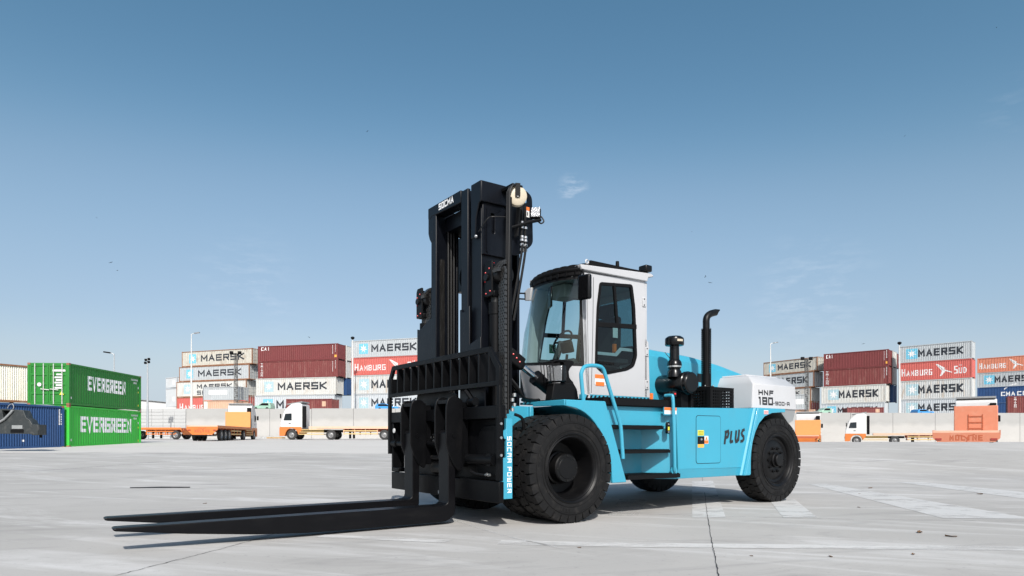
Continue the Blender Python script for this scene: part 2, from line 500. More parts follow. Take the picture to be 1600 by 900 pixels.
def ground_material():
    m = bpy.data.materials.new('concrete_yard'); m.use_nodes = True
    N, L = m.node_tree.nodes, m.node_tree.links
    b = N['Principled BSDF']; b.inputs['Roughness'].default_value = 0.85; b.inputs['Specular IOR Level'].default_value = 0.25
    tc = N.new('ShaderNodeTexCoord')
    def noise(scale, detail=5, rough=0.6, map_scale=None, rot=0.0, dist=0.0):
        src = tc.outputs['Object']
        if map_scale:
            m0 = N.new('ShaderNodeMapping'); m0.inputs['Rotation'].default_value = (0, 0, rot)
            mp = N.new('ShaderNodeMapping'); mp.inputs['Scale'].default_value = map_scale
            L.new(src, m0.inputs['Vector']); L.new(m0.outputs[0], mp.inputs['Vector']); src = mp.outputs[0]
        n = N.new('ShaderNodeTexNoise'); n.inputs['Scale'].default_value = scale; n.inputs['Detail'].default_value = detail
        n.inputs['Roughness'].default_value = rough; n.inputs['Distortion'].default_value = dist
        L.new(src, n.inputs['Vector']); return n.outputs['Fac']
    def rng(f, a, b_, c, d):
        r = N.new('ShaderNodeMapRange')
        for k, v in zip(('From Min', 'From Max', 'To Min', 'To Max'), (a, b_, c, d)): r.inputs[k].default_value = v
        L.new(f, r.inputs['Value']); return r.outputs[0]
    def mixc(fac, c1, c2, blend='MIX'):
        x = N.new('ShaderNodeMix'); x.data_type = 'RGBA'; x.blend_type = blend
        if isinstance(fac, float): x.inputs['Factor'].default_value = fac
        else: L.new(fac, x.inputs['Factor'])
        for s, c in ((6, c1), (7, c2)):
            if isinstance(c, tuple): x.inputs[s].default_value = (*c, 1)
            else: L.new(c, x.inputs[s])
        return x.outputs[2]
    big = noise(0.18, 4, 0.55)
    col = mixc(rng(big, .35, .65, 0, 1), (.350, .340, .322), (.430, .419, .401))
    # pale and dark streaks left by sweeping and tyres, mostly running across the yard
    s1 = noise(1.0, 6, 0.66, (0.16, 1.1, 1), 0.42, 1.2)
    col = mixc(rng(s1, .52, .68, 0, .85), col, (.545, .54, .53))
    s2 = noise(1.0, 6, 0.68, (0.22, 1.4, 1), -0.30, 1.3)
    col = mixc(rng(s2, .54, .72, 0, .70), col, (.24, .235, .228))
    s3 = noise(1.0, 5, 0.6, (0.5, 0.08, 1), -0.45, 0.7)
    col = mixc(rng(s3, .60, .80, 0, .30), col, (.27, .265, .258))
    # blotches
    bl = noise(0.9, 6, 0.7)
    col = mixc(rng(bl, .52, .76, 0, .50), col, (.285, .275, .262))
    sp = noise(14, 3, 0.6)
    col = mixc(rng(sp, .62, .72, 0, .50), col, (.24, .235, .23))
    # tyre tracks: soft dark bands that wander across the yard
    for (sc_, rot_, amt) in (((0.035, 0.42, 1), 0.22, .34), ((0.03, 0.30, 1), -0.55, .28)):
        tr = noise(1.0, 2, 0.4, sc_, rot_, 0.3)
        col = mixc(rng(tr, .60, .66, 0, amt), col, (.27, .265, .26))
    pit = noise(3.5, 4, 0.7)
    col = mixc(rng(pit, .66, .76, 0, .40), col, (.50, .49, .475))
    fine = noise(70, 3, 0.7)
    col = mixc(rng(fine, .3, .7, 0, .22), col, (.30, .295, .29))
    rust = noise(0.55, 5, 0.6, (1, 1.6, 1), 0.3)
    col = mixc(rng(rust, .70, .82, 0, .22), col, (.46, .34, .24))
    # back yard painted paler: its overexposed brightness is put into the colour
    sx = N.new('ShaderNodeSeparateXYZ'); L.new(tc.outputs['Object'], sx.inputs[0])
    wob = N.new('ShaderNodeMath'); wob.operation = 'MULTIPLY_ADD'; L.new(big, wob.inputs[0]); wob.inputs[1].default_value = 6.0; L.new(sx.outputs['Y'], wob.inputs[2])
    lim = rng(wob.outputs[0], 34.0, 35.2, 0, 1)
    lft = rng(sx.outputs['X'], 2.0, 5.0, 1, 0)
    ml = N.new('ShaderNodeMath'); ml.operation = 'MULTIPLY'; L.new(lim, ml.inputs[0]); L.new(lft, ml.inputs[1])
    m2 = N.new('ShaderNodeMath'); m2.operation = 'MULTIPLY'; L.new(ml.outputs[0], m2.inputs[0]); m2.inputs[1].default_value = 0.65
    col = mixc(m2.outputs[0], col, (.54, .525, .50))
    L.new(col, b.inputs['Base Color'])
    h = N.new('ShaderNodeMath'); h.operation = 'ADD'; L.new(fine, h.inputs[0]); L.new(sp, h.inputs[1])
    bp = N.new('ShaderNodeBump'); bp.inputs['Strength'].default_value = 0.25; bp.inputs['Distance'].default_value = 0.006
    L.new(h.outputs[0], bp.inputs['Height']); L.new(bp.outputs[0], b.inputs['Normal'])
    return m
ground = mb.build('ground', ground_material(), smooth=60)
tag(ground, kind='structure')

def paint_material(name, col, lo, hi, sc, amax=1.0):
    m = bpy.data.materials.new(name); m.use_nodes = True
    N, L = m.node_tree.nodes, m.node_tree.links
    b = N['Principled BSDF']; b.inputs['Base Color'].default_value = (*col, 1); b.inputs['Roughness'].default_value = 0.8
    tc = N.new('ShaderNodeTexCoord'); mp = N.new('ShaderNodeMapping'); mp.inputs['Scale'].default_value = sc
    L.new(tc.outputs['Object'], mp.inputs[0])
    n = N.new('ShaderNodeTexNoise'); n.inputs['Scale'].default_value = 1.0; n.inputs['Detail'].default_value = 8; n.inputs['Roughness'].default_value = 0.72
    L.new(mp.outputs[0], n.inputs['Vector'])
    r = N.new('ShaderNodeMapRange'); r.inputs['From Min'].default_value = lo; r.inputs['From Max'].default_value = hi
    L.new(n.outputs['Fac'], r.inputs['Value'])
    t = N.new('ShaderNodeBsdfTransparent'); mx = N.new('ShaderNodeMixShader')
    r.inputs['To Max'].default_value = amax; L.new(r.outputs[0], mx.inputs[0]); L.new(t.outputs[0], mx.inputs[1]); L.new(b.outputs[0], mx.inputs[2])
    L.new(mx.outputs[0], N['Material Output'].inputs[0])
    return m
M['paint_worn'] = paint_material('worn_paint', (.55, .55, .54), .25, .50, (1.5, 2.2, 1), .85)
M['paint_line'] = paint_material('worn_line_paint', (.57, .565, .55), .30, .56, (1.0, 3.0, 1), .9)
M['paint_faint'] = paint_material('faint_paint', (.55, .55, .54), .40, .80, (2.5, 5, 1))
M['crack'] = paint_material('crack_dirt', (.035, .032, .03), .28, .46, (7, 7, 1))
M['crack_soft'] = paint_material('joint_dirt', (.12, .115, .11), .36, .62, (2, 7, 1))

def sheet(name, pts, m, z=0.004):
    mb = MB(); n = len(pts)
    mb.add([(p[0], p[1], ground_z(*p) + z) for p in pts], (tuple(range(n)),))
    o = mb.build(name, m, smooth=0)
    tag(o, kind='structure')
    return o
def strip(name, path, w, m, z=0.004, jit=0.0, n=8):
    P = smoothpath([(p[0], p[1], 0) for p in path], n)
    mb = MB()
    for i, p in enumerate(P):
        d = (P[min(i + 1, len(P) - 1)] - P[max(0, i - 1)]).normalized()
        s = Vector((-d.y, d.x, 0)); q = p + s * random.uniform(-jit, jit)
        ww = w * random.uniform(0.6, 1.3) if jit else w
        for k in (-1, 1):
            e = q + s * (k * ww / 2)
            mb.v.append((e.x, e.y, ground_z(e.x, e.y) + z))
    for i in range(len(P) - 1):
        mb.f.append((2 * i, 2 * i + 1, 2 * i + 3, 2 * i + 2))
    o = mb.build(name, m, smooth=0)
    tag(o, kind='structure')
    return o

sheet('painted_marking', [(6.772, 15.070), (7.197, 15.070), (6.838, 8.806), (6.912, 7.912), (6.676, 8.598), (5.661, 8.666)], 'paint_worn')
sheet('painted_marking', [(9.173, 15.699), (9.752, 15.699), (9.993, 12.556), (8.870, 11.145)], 'paint_worn')
sheet('painted_marking', [(4.315, 11.032), (4.851, 11.307), (4.044, 8.736), (3.595, 8.736)], 'paint_worn')
sheet('painted_marking', [(4.390, 16.069), (4.897, 16.069), (2.832, 8.736), (2.387, 8.736)], 'paint_worn')
sheet('painted_marking', [(1.855, 11.377), (2.341, 11.377), (1.711, 8.951), (1.303, 8.951)], 'paint_faint')
strip('painted_line', [(-0.129, 6.657), (1.261, 6.498), (3.098, 6.384), (5.115, 6.274)], .26, 'paint_line', n=4)
strip('painted_line', [(-2.064, 7.090), (-1.341, 6.910), (-0.652, 6.719)], .20, 'paint_line', n=4)
strip('painted_line', [(-0.841, 8.666), (-0.140, 7.231), (0.487, 6.274)], .05, 'paint_faint', n=4)
strip('crack', [(5.414, 18.844), (3.711, 12.702), (3.030, 10.303), (2.400, 8.029), (1.998, 6.577), (1.806, 5.869), (1.570, 5.007)], .007, 'crack', z=.007, jit=.005, n=14)
strip('crack', [(-3.048, 4.984), (-2.943, 5.513), (-2.798, 6.133), (-2.666, 6.867), (-2.595, 7.427)], .009, 'crack', jit=.01, n=12)
strip('slab_joint', [(-14.987, 17.955), (-14.703, 18.936), (-13.756, 20.843), (-12.502, 26.835), (-11.392, 31.721)], .05, 'crack_soft', n=3)
strip('slab_joint', [(1.268, 9.334), (2.606, 8.951), (4.173, 8.598), (6.472, 8.335)], .014, 'crack_soft', n=4)
sheet('drain_slot', [(-8.158, 14.079), (-7.614, 14.263), (-6.945, 14.225), (-6.803, 13.935), (-7.401, 13.864), (-8.013, 13.829)], 'crack', z=0.005)
strip('rust_streak', [(-12.187, 31.548), (-11.228, 32.135), (-9.969, 31.897)], .12, 'crack_soft', n=3)

# dry leaves on the concrete
M['leaf'] = mat('dry_leaf', (.13, .07, .03), .7, var=.4, scale=20)
lm = MB()
nl = 7
for i in range(nl):
    t = i / (nl - 1)
    w = .020 * sin(pi * (0.06 + 0.9 * t)) ** 0.8
    x = (t - .5) * .085
    lm.v += [(x, -w, .007 + .010 * abs(t - .5)), (x, 0, .004), (x, w, .008 + .010 * t)]
for i in range(nl - 1):
    for k in (0, 1):
        lm.f.append((3 * i + k, 3 * i + k + 1, 3 * i + k + 4, 3 * i + k + 3))
leaf_me = lm.mesh('dry_leaf', M['leaf'])
leaves = [(((7.516, 13.829)), 1.2), (((8.757, 12.343)), 1.5), (((5.271, 10.019)), .8), (((4.546, 7.352)), 1.3), (((4.690, 7.044)), 1.3), (((18.037, 24.811)), 1.6), (((2.142, 5.901)), .5), (((2.837, 5.869)), .7), (((3.640, 5.982)), .7), (((0.647, 6.347)), .5), (((6.542, 12.413)), .7), (((13.919, 24.854)), 1.0), (((-3.170, 10.303)), .6), (((-4.940, 10.603)), .7)]
for k, ((x, y), s) in enumerate(leaves):
    o = bpy.data.objects.new('dry_leaf', leaf_me); COL.objects.link(o)
    o.location = (x, y, ground_z(x, y)); o.rotation_euler = (0, 0, random.uniform(0, 6.28)); o.scale = (s, s, s)
    tag(o, 'small curled brown leaf lying on the bare concrete', 'leaf', 'dry leaves scattered on the concrete')

# ------------------------------------------------------------------ the raised container terrace and its retaining walls
t = MB().box(-160, 19.9, 88.5, 420, 0.2, 4.85).build('terrace', mat('terrace_concrete', (.40, .39, .37), .9, var=.15)); tag(t, kind='structure')
t = MB().box(20, 260, 88.5, 420, 0.0, 4.25).build('terrace', M['terrace'] if 'terrace' in M else bpy.data.materials['terrace_concrete']); tag(t, kind='structure')
M['wall'] = mat('wall_concrete', (.43, .42, .40), .9, var=.10, scale=.35, bump=.15, bscale=12, dirt=(.33, .31, .28), dirt_amt=.75, dirt_scale=(.25, .25, .9))
M['wall_grey'] = mat('block_concrete', (.42, .425, .42), .9, var=.12, scale=.8, bump=.15, bscale=12, dirt=(.30, .29, .28), dirt_amt=.5, dirt_scale=(.5, .5, 1.2))
def stain_wall(m):
    # rain-darkened upper half with a ragged lower edge
    N, L = m.node_tree.nodes, m.node_tree.links
    b = N['Principled BSDF']; src = b.inputs['Base Color'].links[0].from_socket
    tc = N.new('ShaderNodeTexCoord'); sx = N.new('ShaderNodeSeparateXYZ'); L.new(tc.outputs['Object'], sx.inputs[0])
    n = N.new('ShaderNodeTexNoise'); n.inputs['Scale'].default_value = .7; n.inputs['Detail'].default_value = 6; L.new(tc.outputs['Object'], n.inputs['Vector'])
    a = N.new('ShaderNodeMath'); a.operation = 'MULTIPLY_ADD'; L.new(n.outputs['Fac'], a.inputs[0]); a.inputs[1].default_value = 1.6; L.new(sx.outputs['Z'], a.inputs[2])
    r = N.new('ShaderNodeMapRange'); r.inputs['From Min'].default_value = 2.9; r.inputs['From Max'].default_value = 3.6; r.inputs['To Max'].default_value = .55
    L.new(a.outputs[0], r.inputs['Value'])
    x = N.new('ShaderNodeMix'); x.data_type = 'RGBA'; L.new(r.outputs[0], x.inputs['Factor']); L.new(src, x.inputs[6]); x.inputs[7].default_value = (.30, .305, .30, 1)
    L.new(x.outputs[2], b.inputs['Base Color'])
stain_wall(M['wall'])
wl = tag(empty('retaining_wall', (-36, 87, .9)), 'long plain concrete wall below the container stacks with trucks parked along it', 'wall')
pm = MB().box(0, 5.46, -.35, .35, -.2, 4.0).mesh('panel', M['wall'])
for k in range(10):
    o = bpy.data.objects.new('panel', pm); COL.objects.link(o); o.parent = wl
    o.location = ((-42.821) + 36 + 5.5 * k, 0, random.uniform(-.04, .03))
wb = tag(empty('block_wall', (-48, 87, .9)), 'grey wall of coursed concrete blocks between the green containers and the plain wall', 'wall')
n_col = 4
wcol = ((-42.862) - (-48.830)) / n_col
bmz = MB()
hrow = 4.1 / 9
bme = MB().box(0, wcol - .04, -.33, .3, 0, hrow - .035).mesh('block', M['wall_grey'])
for c in range(n_col):
    for r in range(9):
        o = bpy.data.objects.new('block', bme); COL.objects.link(o); o.parent = wb
        o.location = ((-48.830) + 48 + c * wcol, random.uniform(-.03, .03), -.1 + r * hrow)
MB().box((-48.830) + 48, (-42.904) + 48, -.28, .5, -.2, 4.0).build('backing', 'wall_grey', wb)
wr = tag(empty('retaining_wall', (22, 86, .3)), 'long plain concrete wall seen beyond the rear wheel and counterweight, on the counterweight side', 'wall')
for k in range(10):
    o = bpy.data.objects.new('panel', pm); COL.objects.link(o); o.parent = wr
    o.location = (5.5 * k, 0, .02 + random.uniform(-.04, .03) - 0.0)
    
# broken concrete along the wall's foot
rb = MB()
for k in range(60):
    x = random.uniform((-34.056), (-29.883)); s = random.uniform(.08, .3)
    rb.obox((x, 86.3 - random.uniform(0, .7), .98 + s * .3), (cos(k), sin(k), .2), (-sin(k), cos(k), .1), (0, .2, 1), s * 1.6, s, s)
tag(rb.build('rubble', 'wall_grey', smooth=0), kind='stuff')
pal = tag(empty('wooden_pallet', ((-27.936), 78, .94)), 'flat wooden pallet on the ground in front of the white and orange tractor', 'pallet')
M['wood'] = mat('pallet_wood', (.42, .27, .12), .8, var=.25)
pb = MB().box(-.9, .9, -.07, .07, 0, .16).mesh('plank', M['wood'])
for k in range(5):
    o = bpy.data.objects.new('plank', pb); COL.objects.link(o); o.parent = pal; o.location = (0, -.5 + .25 * k, .04)

# ------------------------------------------------------------------ shipping containers
def cmat(name, col, dirt=(.20, .10, .05), amt=.45, var=.07, sc=(1.4, 1.4, .35)):
    M[name] = mat(name, col, .55, var=var, scale=1.2, dirt=dirt, dirt_amt=amt, dirt_scale=sc)
cmat('c_grey', (.40, .425, .435), (.30, .29, .27), .4)
cmat('c_beige', (.47, .45, .39), (.24, .15, .08), .75, sc=(1.0, 1.0, .5))
cmat('c_white', (.53, .53, .50), (.36, .25, .14), .55, sc=(1.3, 1.3, .5))
cmat('c_light', (.46, .49, .51), (.40, .38, .34), .35)
cmat('c_rustw', (.50, .51, .50), (.34, .20, .07), .85, sc=(3.2, 3.2, .5))
cmat('c_brown', (.155, .030, .030), (.10, .03, .02), .5)
cmat('c_brown2', (.165, .036, .033), (.33, .20, .16), .45, sc=(2.2, 2.2, .6))
cmat('c_red', (.50, .115, .095), (.36, .10, .07), .5)
cmat('c_orange', (.56, .20, .12), (.42, .16, .09), .5)
cmat('c_navy', (.016, .060, .17), (.03, .05, .10), .5)
cmat('c_green', (.014, .19, .020), (.05, .16, .03), .5)
cmat('c_green2', (.040, .48, .048), (.05, .20, .03), .5)
cmat('c_cream', (.86, .82, .72), (.45, .38, .28), .5)
cmat('c_salmon', (.55, .36, .25), (.45, .25, .15), .4)
cmat('c_pale', (.50, .52, .53), (.45, .42, .38), .4)
M['c_rust'] = mat('rusty_frame', (.26, .12, .06), .7, var=.4, scale=2, dirt=(.45, .40, .34), dirt_amt=.7, dirt_scale=(2, 2, 2))
M['dk'] = mat('dark_floor', (.03, .03, .03), .8)  # plain dark grey of the container floors
M['star_blue'] = mat('logo_blue', (.16, .46, .60), .5, var=.04)
M['mark_k'] = mat('marking_black', (.022, .026, .034), .5, var=.05)
M['mark_w'] = mat('marking_white', (.68, .68, .67), .5, var=.03)

def corr(L, n, d):
    """[(x, y)] of a corrugated side whose outer ribs stand at y = 0.012."""
    p = L / n; out = []
    for k in range(n):
        x = k * p
        out += [(x, .012), (x + .32 * p, .012), (x + .5 * p, .012 + d), (x + .82 * p, .012 + d)]
    out.append((L, .012))
    return out
def corr_y(prof, x):
    for (a, ya), (b, yb) in zip(prof, prof[1:]):
        if a <= x <= b:
            return ya + (yb - ya) * (x - a) / max(1e-9, b - a)
    return prof[0][1]
def clip_half(poly, x, keep_less):
    out = []
    for i in range(len(poly)):
        a, b = poly[i], poly[(i + 1) % len(poly)]
        ia = (a[0] <= x) if keep_less else (a[0] >= x); ib = (b[0] <= x) if keep_less else (b[0] >= x)
        if ia: out.append(a)
        if ia != ib:
            t = (x - a[0]) / (b[0] - a[0]); out.append((x, a[1] + t * (b[1] - a[1])))
    return out
def painted(polys, prof, x0, z0, name, m, parent, lift=.004, step=.002):
    """Paint flat 2D polygons onto the corrugated side, following its ribs."""
    mb = MB()
    xs = [p[0] for p in prof]
    for poly, li in polys:
        q = [(p[0] + x0, p[1] + z0) for p in poly]
        lo, hi = min(p[0] for p in q), max(p[0] for p in q)
        for a, b in zip(xs, xs[1:]):
            if b <= lo or a >= hi: continue
            c = clip_half(clip_half(q, a, False), b, True)
            if len(c) >= 3:
                mb.add([(p[0], corr_y(prof, p[0]) - lift - step * li, p[1]) for p in c], (tuple(range(len(c))),))
    return mb.build(name, m, parent, smooth=0)

def container(label, p0, p1, z0, z1, m, group, depth=2.44, n=40, d=.04, end='plain', frame=None, near=False):
    p0, p1 = Vector(p0), Vector(p1)
    L = (p1 - p0).length; H = z1 - z0
    r = empty('shipping_container', (p0.x, p0.y, z0), atan2(p1.y - p0.y, p1.x - p0.x))
    tag(r, label, 'container', group)
    fm = frame or m
    prof = corr(L - .24, n, d)
    prof = [(x + .12, y + .03) for x, y in prof]
    sp = MB()
    for x, y in prof: sp.v += [(x, y, .16), (x, y, H - .12)]
    for k in range(len(prof) - 1): sp.f.append((2 * k, 2 * k + 2, 2 * k + 3, 2 * k + 1))
    sp.build('side_panel', m, r, smooth=0)
    MB().box(.1, L - .1, depth - .06, depth - .03, .1, H - .1).build('back_panel', m, r)
    MB().box(.05, L - .05, .06, depth - .06, H - .07, H - .04).build('roof_panel', m, r)
    MB().box(.1, L - .1, .1, depth - .1, .1, .14).build('floor', 'dk', r)
    MB().box(.12, L - .12, 0, .09, H - .12, H - .015).build('top_rail', fm, r)
    MB().box(.12, L - .12, 0, .1, .02, .16).build('bottom_rail', fm, r)
    post = MB().box(0, .13, 0, .13, .1, H - .1).mesh('corner_post', M[fm])
    cast = MB().box(0, .17, 0, .17, 0, .12).mesh('corner_casting', M[fm] if not near else M['c_rust'])
    for x in (0, L - .13):
        for y in (0, depth - .13):
            o = bpy.data.objects.new('corner_post', post); COL.objects.link(o); o.parent = r; o.location = (x, y, 0)
    for x in (-.005, L - .165):
        for y in (-.005, depth - .165):
            for z in (0, H - .12):
                o = bpy.data.objects.new('corner_casting', cast); COL.objects.link(o); o.parent = r; o.location = (x, y, z)
    for x, s in ((0, -1), (L, 1)):
        if end == 'plain' or (end == 'door_right' and s < 0) or (end == 'door_left' and s > 0):
            ep = corr(depth - .26, 9, .04); e = MB()
            for q, dd in ep:
                xx = x - s * (dd + .02)
                e.v += [(xx, q + .13, .14), (xx, q + .13, H - .12)]
            for k in range(len(ep) - 1): e.f.append((2 * k, 2 * k + 2, 2 * k + 3, 2 * k + 1))
            e.build('end_panel', m, r, smooth=0)
        else:
            for half in (0, 1):
                y0 = .14 + half * (depth / 2 - .13); y1 = y0 + depth / 2 - .15
                dm = MB()
                a, b = sorted((x - s * .09, x - s * .05))
                dm.box(a, b, y0, y1, .16, H - .13)
                nr = 4
                zs = [.16 + (H - .29) * k / nr for k in range(nr + 1)]
                for k in range(nr + 1):
                    a2, b2 = sorted((x - s * .05, x - s * .012))
                    dm.box(a2, b2, y0, y1, max(.16, zs[k] - .07), min(H - .13, zs[k] + .07))
                for yy in (y0, y1 - .09):
                    a2, b2 = sorted((x - s * .05, x - s * .010))
                    dm.box(a2, b2, yy, yy + .09, .17, H - .14)
                door = dm.build('door', m, r)
                for f in (.25, .72):
                    yb = y0 + (y1 - y0) * f
                    MB().cyl((x + s * .02, yb, .05), (x + s * .02, yb, H - .05), .028, seg=8).build('locking_bar', 'steelpaint', door)
            MB().box(*sorted((x - s * .1, x)), .13, depth - .13, H - .13, H - .01).build('end_rail', fm, r)
            MB().box(*sorted((x - s * .1, x)), .13, depth - .13, .02, .15).build('end_rail', fm, r)
    r['_L'] = L; r['_H'] = H
    return r, prof, L, H
M['steelpaint'] = mat('bar_steel', (.52, .53, .50), .45, var=.2, dirt=(.3, .18, .08), dirt_amt=.6, dirt_scale=(3, 3, 3))

def block_text(text, h, width, sw_f, gap_f=.22, glyphs=GL, narrow=None, shear=0):
    """Letters scaled so that the whole text is as wide as asked."""
    n = len(text.replace(' ', ''))
    lw = width / (n + gap_f * (n - 1))
    for _ in range(4):
        q, w = letters(text, h, lw, lw * gap_f, sw_f, glyphs, shear, narrow=narrow)
        lw *= width / w
    return letters(text, h, lw, lw * gap_f, sw_f, glyphs, shear, narrow=narrow)[0]
def maersk(c, words=True, dim=False, start=.275, width=.61, sx=.105):
    r, prof, L, H = c
    s = .60 * H; z = .21 * H
    painted([([(0, 0), (s, 0), (s, s), (0, s)], 0)], prof, sx * L, z, 'logo', 'star_blue' if not dim else 'star_dim', r)
    st = starpoly((s / 2, s / 2), s * .42, s * .17, 7)
    tri = []
    for k in range(7):
        a, b, cc = st[2 * k - 1], st[2 * k], st[2 * k + 1]
        tri.append(([(s / 2, s / 2), a, b, cc], 1))
    painted(tri, prof, sx * L, z, 'star', 'mark_w', r, lift=.012)
    if words:
        q = block_text('MAERSK', .43 * H, width * L, .098 * H, .20, narrow={'M': 1.12})
        painted(q, prof, start * L, .30 * H, 'lettering', 'mark_k', r, lift=.008)
M['star_dim'] = mat('faded_logo_blue', (.36, .50, .54), .5, var=.04)

def hamburg(c, x0=.045, sc=1.0):
    r, prof, L, H = c
    q = [(p, l) for p, l in block_text('H', .40 * H, .050 * L * sc, .052 * H)]
    q2 = block_text('AMBURG', .31 * H, .36 * L * sc, .046 * H, .30)
    q += [([(a + .068 * L * sc, b) for a, b in p], l) for p, l in q2]
    q3 = block_text('S', .40 * H, .05 * L * sc, .052 * H)
    q4 = block_text('UD', .31 * H, .10 * L * sc, .046 * H, .30)
    xs = .72 * L * sc
    q += [([(a + xs, b) for a, b in p], l) for p, l in q3]
    q += [([(a + xs + .062 * L * sc, b) for a, b in p], l) for p, l in q4]
    for k in (0, 1):
        xx = xs + (.070 + .020 * k) * L * sc
        q.append(([(xx, .40 * H), (xx + .010 * L, .40 * H), (xx + .010 * L, .46 * H), (xx, .46 * H)], 0))
    w = .22 * L * sc; xw = .475 * L * sc
    for tri in ([(0, .56), (.30, .40), (.48, .22), (.36, .20)], [(.0, .56), (.12, .56), (.55, .34), (.46, .20)], [(.42, .20), (.62, .30), (.84, .36), (.5, .26)],
                [(.42, .24), (.26, -.08), (.34, -.10), (.58, .14)], [(.44, .2), (.5, .26), (1.0, .10), (.98, .06)]):
        q.append(([(xw + a * w, b * H) for a, b in tri], 1))
    painted(q, prof, x0 * L, .26 * H, 'lettering', 'mark_w', r)
def marks(c, specs):
    """Small painted patches: (x fraction, z fraction, width, height in metres, material)."""
    r, prof, L, H = c
    for (fx, fz, w, h, m) in specs:
        painted([([(0, 0), (w, 0), (w, h), (0, h)], 0)], prof, fx * L, fz * H, 'marking', m, r)
def column_marks(c, fx, lo, hi, m='mark_w', n=9, w=.09):
    r, prof, L, H = c
    q = []
    for k in range(n):
        z = (hi - (hi - lo) * k / n) * H
        q.append(([(0, z), (w, z), (w, z + .55 * (hi - lo) * H / n), (0, z + .55 * (hi - lo) * H / n)], 0))
    painted(q, prof, fx * L, 0, 'marking', m, r)

def stack(pts, rows, grp):
    """pts: left and right end on the ground plan; rows from the top: (z0, z1, shift, label, material, callback)."""
    a, b = Vector(pts[0]), Vector(pts[1])
    u = (b - a).normalized()
    out = []
    for (z0, z1, sh, label, m, fn, kw) in rows:
        c = container(label, a + u * sh, b + u * sh, z0, z1, m, grp, **kw)
        if fn: fn(c)
        out.append(c)
    return out
def cai(c):
    r, prof, L, H = c
    painted(block_text('CAI', .22 * H, .11 * L, .042 * H, .3), prof, .04 * L, .70 * H, 'lettering', 'mark_w', r)
    marks(c, [(.955, .14, .35, .36, 'amber_decal')]); column_marks(c, .93, .30, .86); column_marks(c, .965, .40, .90, n=6)
def vertical_text(c, text, fx, top, h=.30, sw=.06, lw=.36):
    r, prof, L, H = c
    q = []; z = top * H
    for ch in text:
        g, w = letters(ch, h, lw, 0, sw)
        z -= h * 1.22
        q += [([(a, b + z) for a, b in p], l) for p, l in g]
    painted(q, prof, fx * L, 0, 'lettering', 'mark_w', r)
def triton(c):
    vertical_text(c, 'TRITON', .035, .92); column_marks(c, .93, .25, .86); column_marks(c, .965, .40, .90, n=6)
def sealand(c):
    maersk(c, words=False, dim=True, sx=.11)
    r, prof, L, H = c
    painted(block_text('MAERSK', .28 * H, .50 * L, .07 * H, .2), prof, .30 * L, .52 * H, 'lettering', 'mark_k', r)
    painted(block_text('SEALAND', .26 * H, .50 * L, .06 * H, .2), prof, .30 * L, .14 * H, 'lettering', 'mark_k', r)

# far stacks, left of the mast in the picture: A (nearest the green boxes), B, C (behind the mast)
A = ((-56.092, 112.000), (-42.164, 107.000)); 
ha = lambda y: 1.059 + (684.1 - y) * 109.5 / 1030.3
stack(A, [
 (ha(571), ha(546.8), 0, 'topmost beige container with rust streaks, its rusty door end beside the maroon stack', 'c_beige', maersk, dict(end='door_right', frame='c_rust')),
 (ha(594.5), ha(571), -.6, 'grey container second from the top, under the topmost beige one', 'c_grey', maersk, dict(end='door_right', frame='c_rust')),
 (ha(619.5), ha(594.5), -1.2, 'white container with two lines of lettering, third down in its stack behind a lamp post', 'c_white', sealand, dict(end='door_right', frame='c_rust')),
 (4.85, ha(619.5), -1.2, 'red container just above the plain wall at the foot of the beige and grey stack', 'c_red', hamburg, dict(end='door_right', frame='c_rust')),
], 'containers stacked beyond the wall, mast side')
B = ((-40.806, 105.900), (-27.034, 102.400))
hb = lambda y: 1.059 + (684.1 - y) * 104 / 1030.3
stack(B, [
 (hb(563), hb(538.5), 0, 'topmost maroon container with a small white name in its upper corner, left of the mast', 'c_brown', cai, {}),
 (hb(590), hb(563), 0, 'scuffed maroon container with a white upright name, second from top, left of the mast', 'c_brown2', triton, {}),
 (hb(617), hb(590), -.35, 'white container under the two maroon ones, left of the mast', 'c_white', lambda c: maersk(c, dim=True), {}),
 (4.85, hb(617), -.6, 'light grey container at the foot of the maroon stack, left of the mast', 'c_light', maersk, {}),
], 'containers stacked beyond the wall, mast side')
# a second row of boxes seen end-on behind stack B
uB = (Vector(B[1]) - Vector(B[0])).normalized(); nB = Vector((-uB.y, uB.x))
for (k, y0, y1, m, lab) in ((1, 563, 538.5, 'c_white', 'white container seen end-on behind the topmost maroon one'), (1, 590, 563, 'c_rustw', 'rust streaked container seen end-on behind the second maroon one'),
                            (2, 563, 541, 'c_brown2', 'brown container seen end-on, deepest of the three in the top row of the maroon stack'), (1, 617, 590, 'c_navy', 'navy container seen end-on behind the white one of the maroon stack')):
    off = nB * (2.6 * k)
    a = Vector(B[1]) + off - uB * 6; b = Vector(B[1]) + off + uB * .1
    container(lab, a, b, hb(y0), hb(y1), m, 'containers stacked beyond the wall, mast side')
C = ((-23.631, 97.000), (-12.302, 93.200))
hc = lambda y: 1.059 + (684.1 - y) * 95.5 / 1030.3
stack(C, [
 (hc(557.5), hc(530.5), 0, 'topmost grey container partly hidden by the mast, its lamp post at one corner', 'c_grey', maersk, {}),
 (hc(585.5), hc(557.5), 0, 'red container second from the top, partly hidden by the mast', 'c_red', hamburg, {}),
 (hc(615), hc(585.5), 0, 'pale container with rust streaks along its bottom edge, third down, partly hidden by the mast', 'c_rustw', lambda c: maersk(c, dim=True), {}),
 (4.85, hc(615), 0, 'pale grey container behind a blue car roof, partly hidden by the mast', 'c_light', lambda c: maersk(c, dim=True), {}),
], 'containers stacked beyond the wall, mast side')
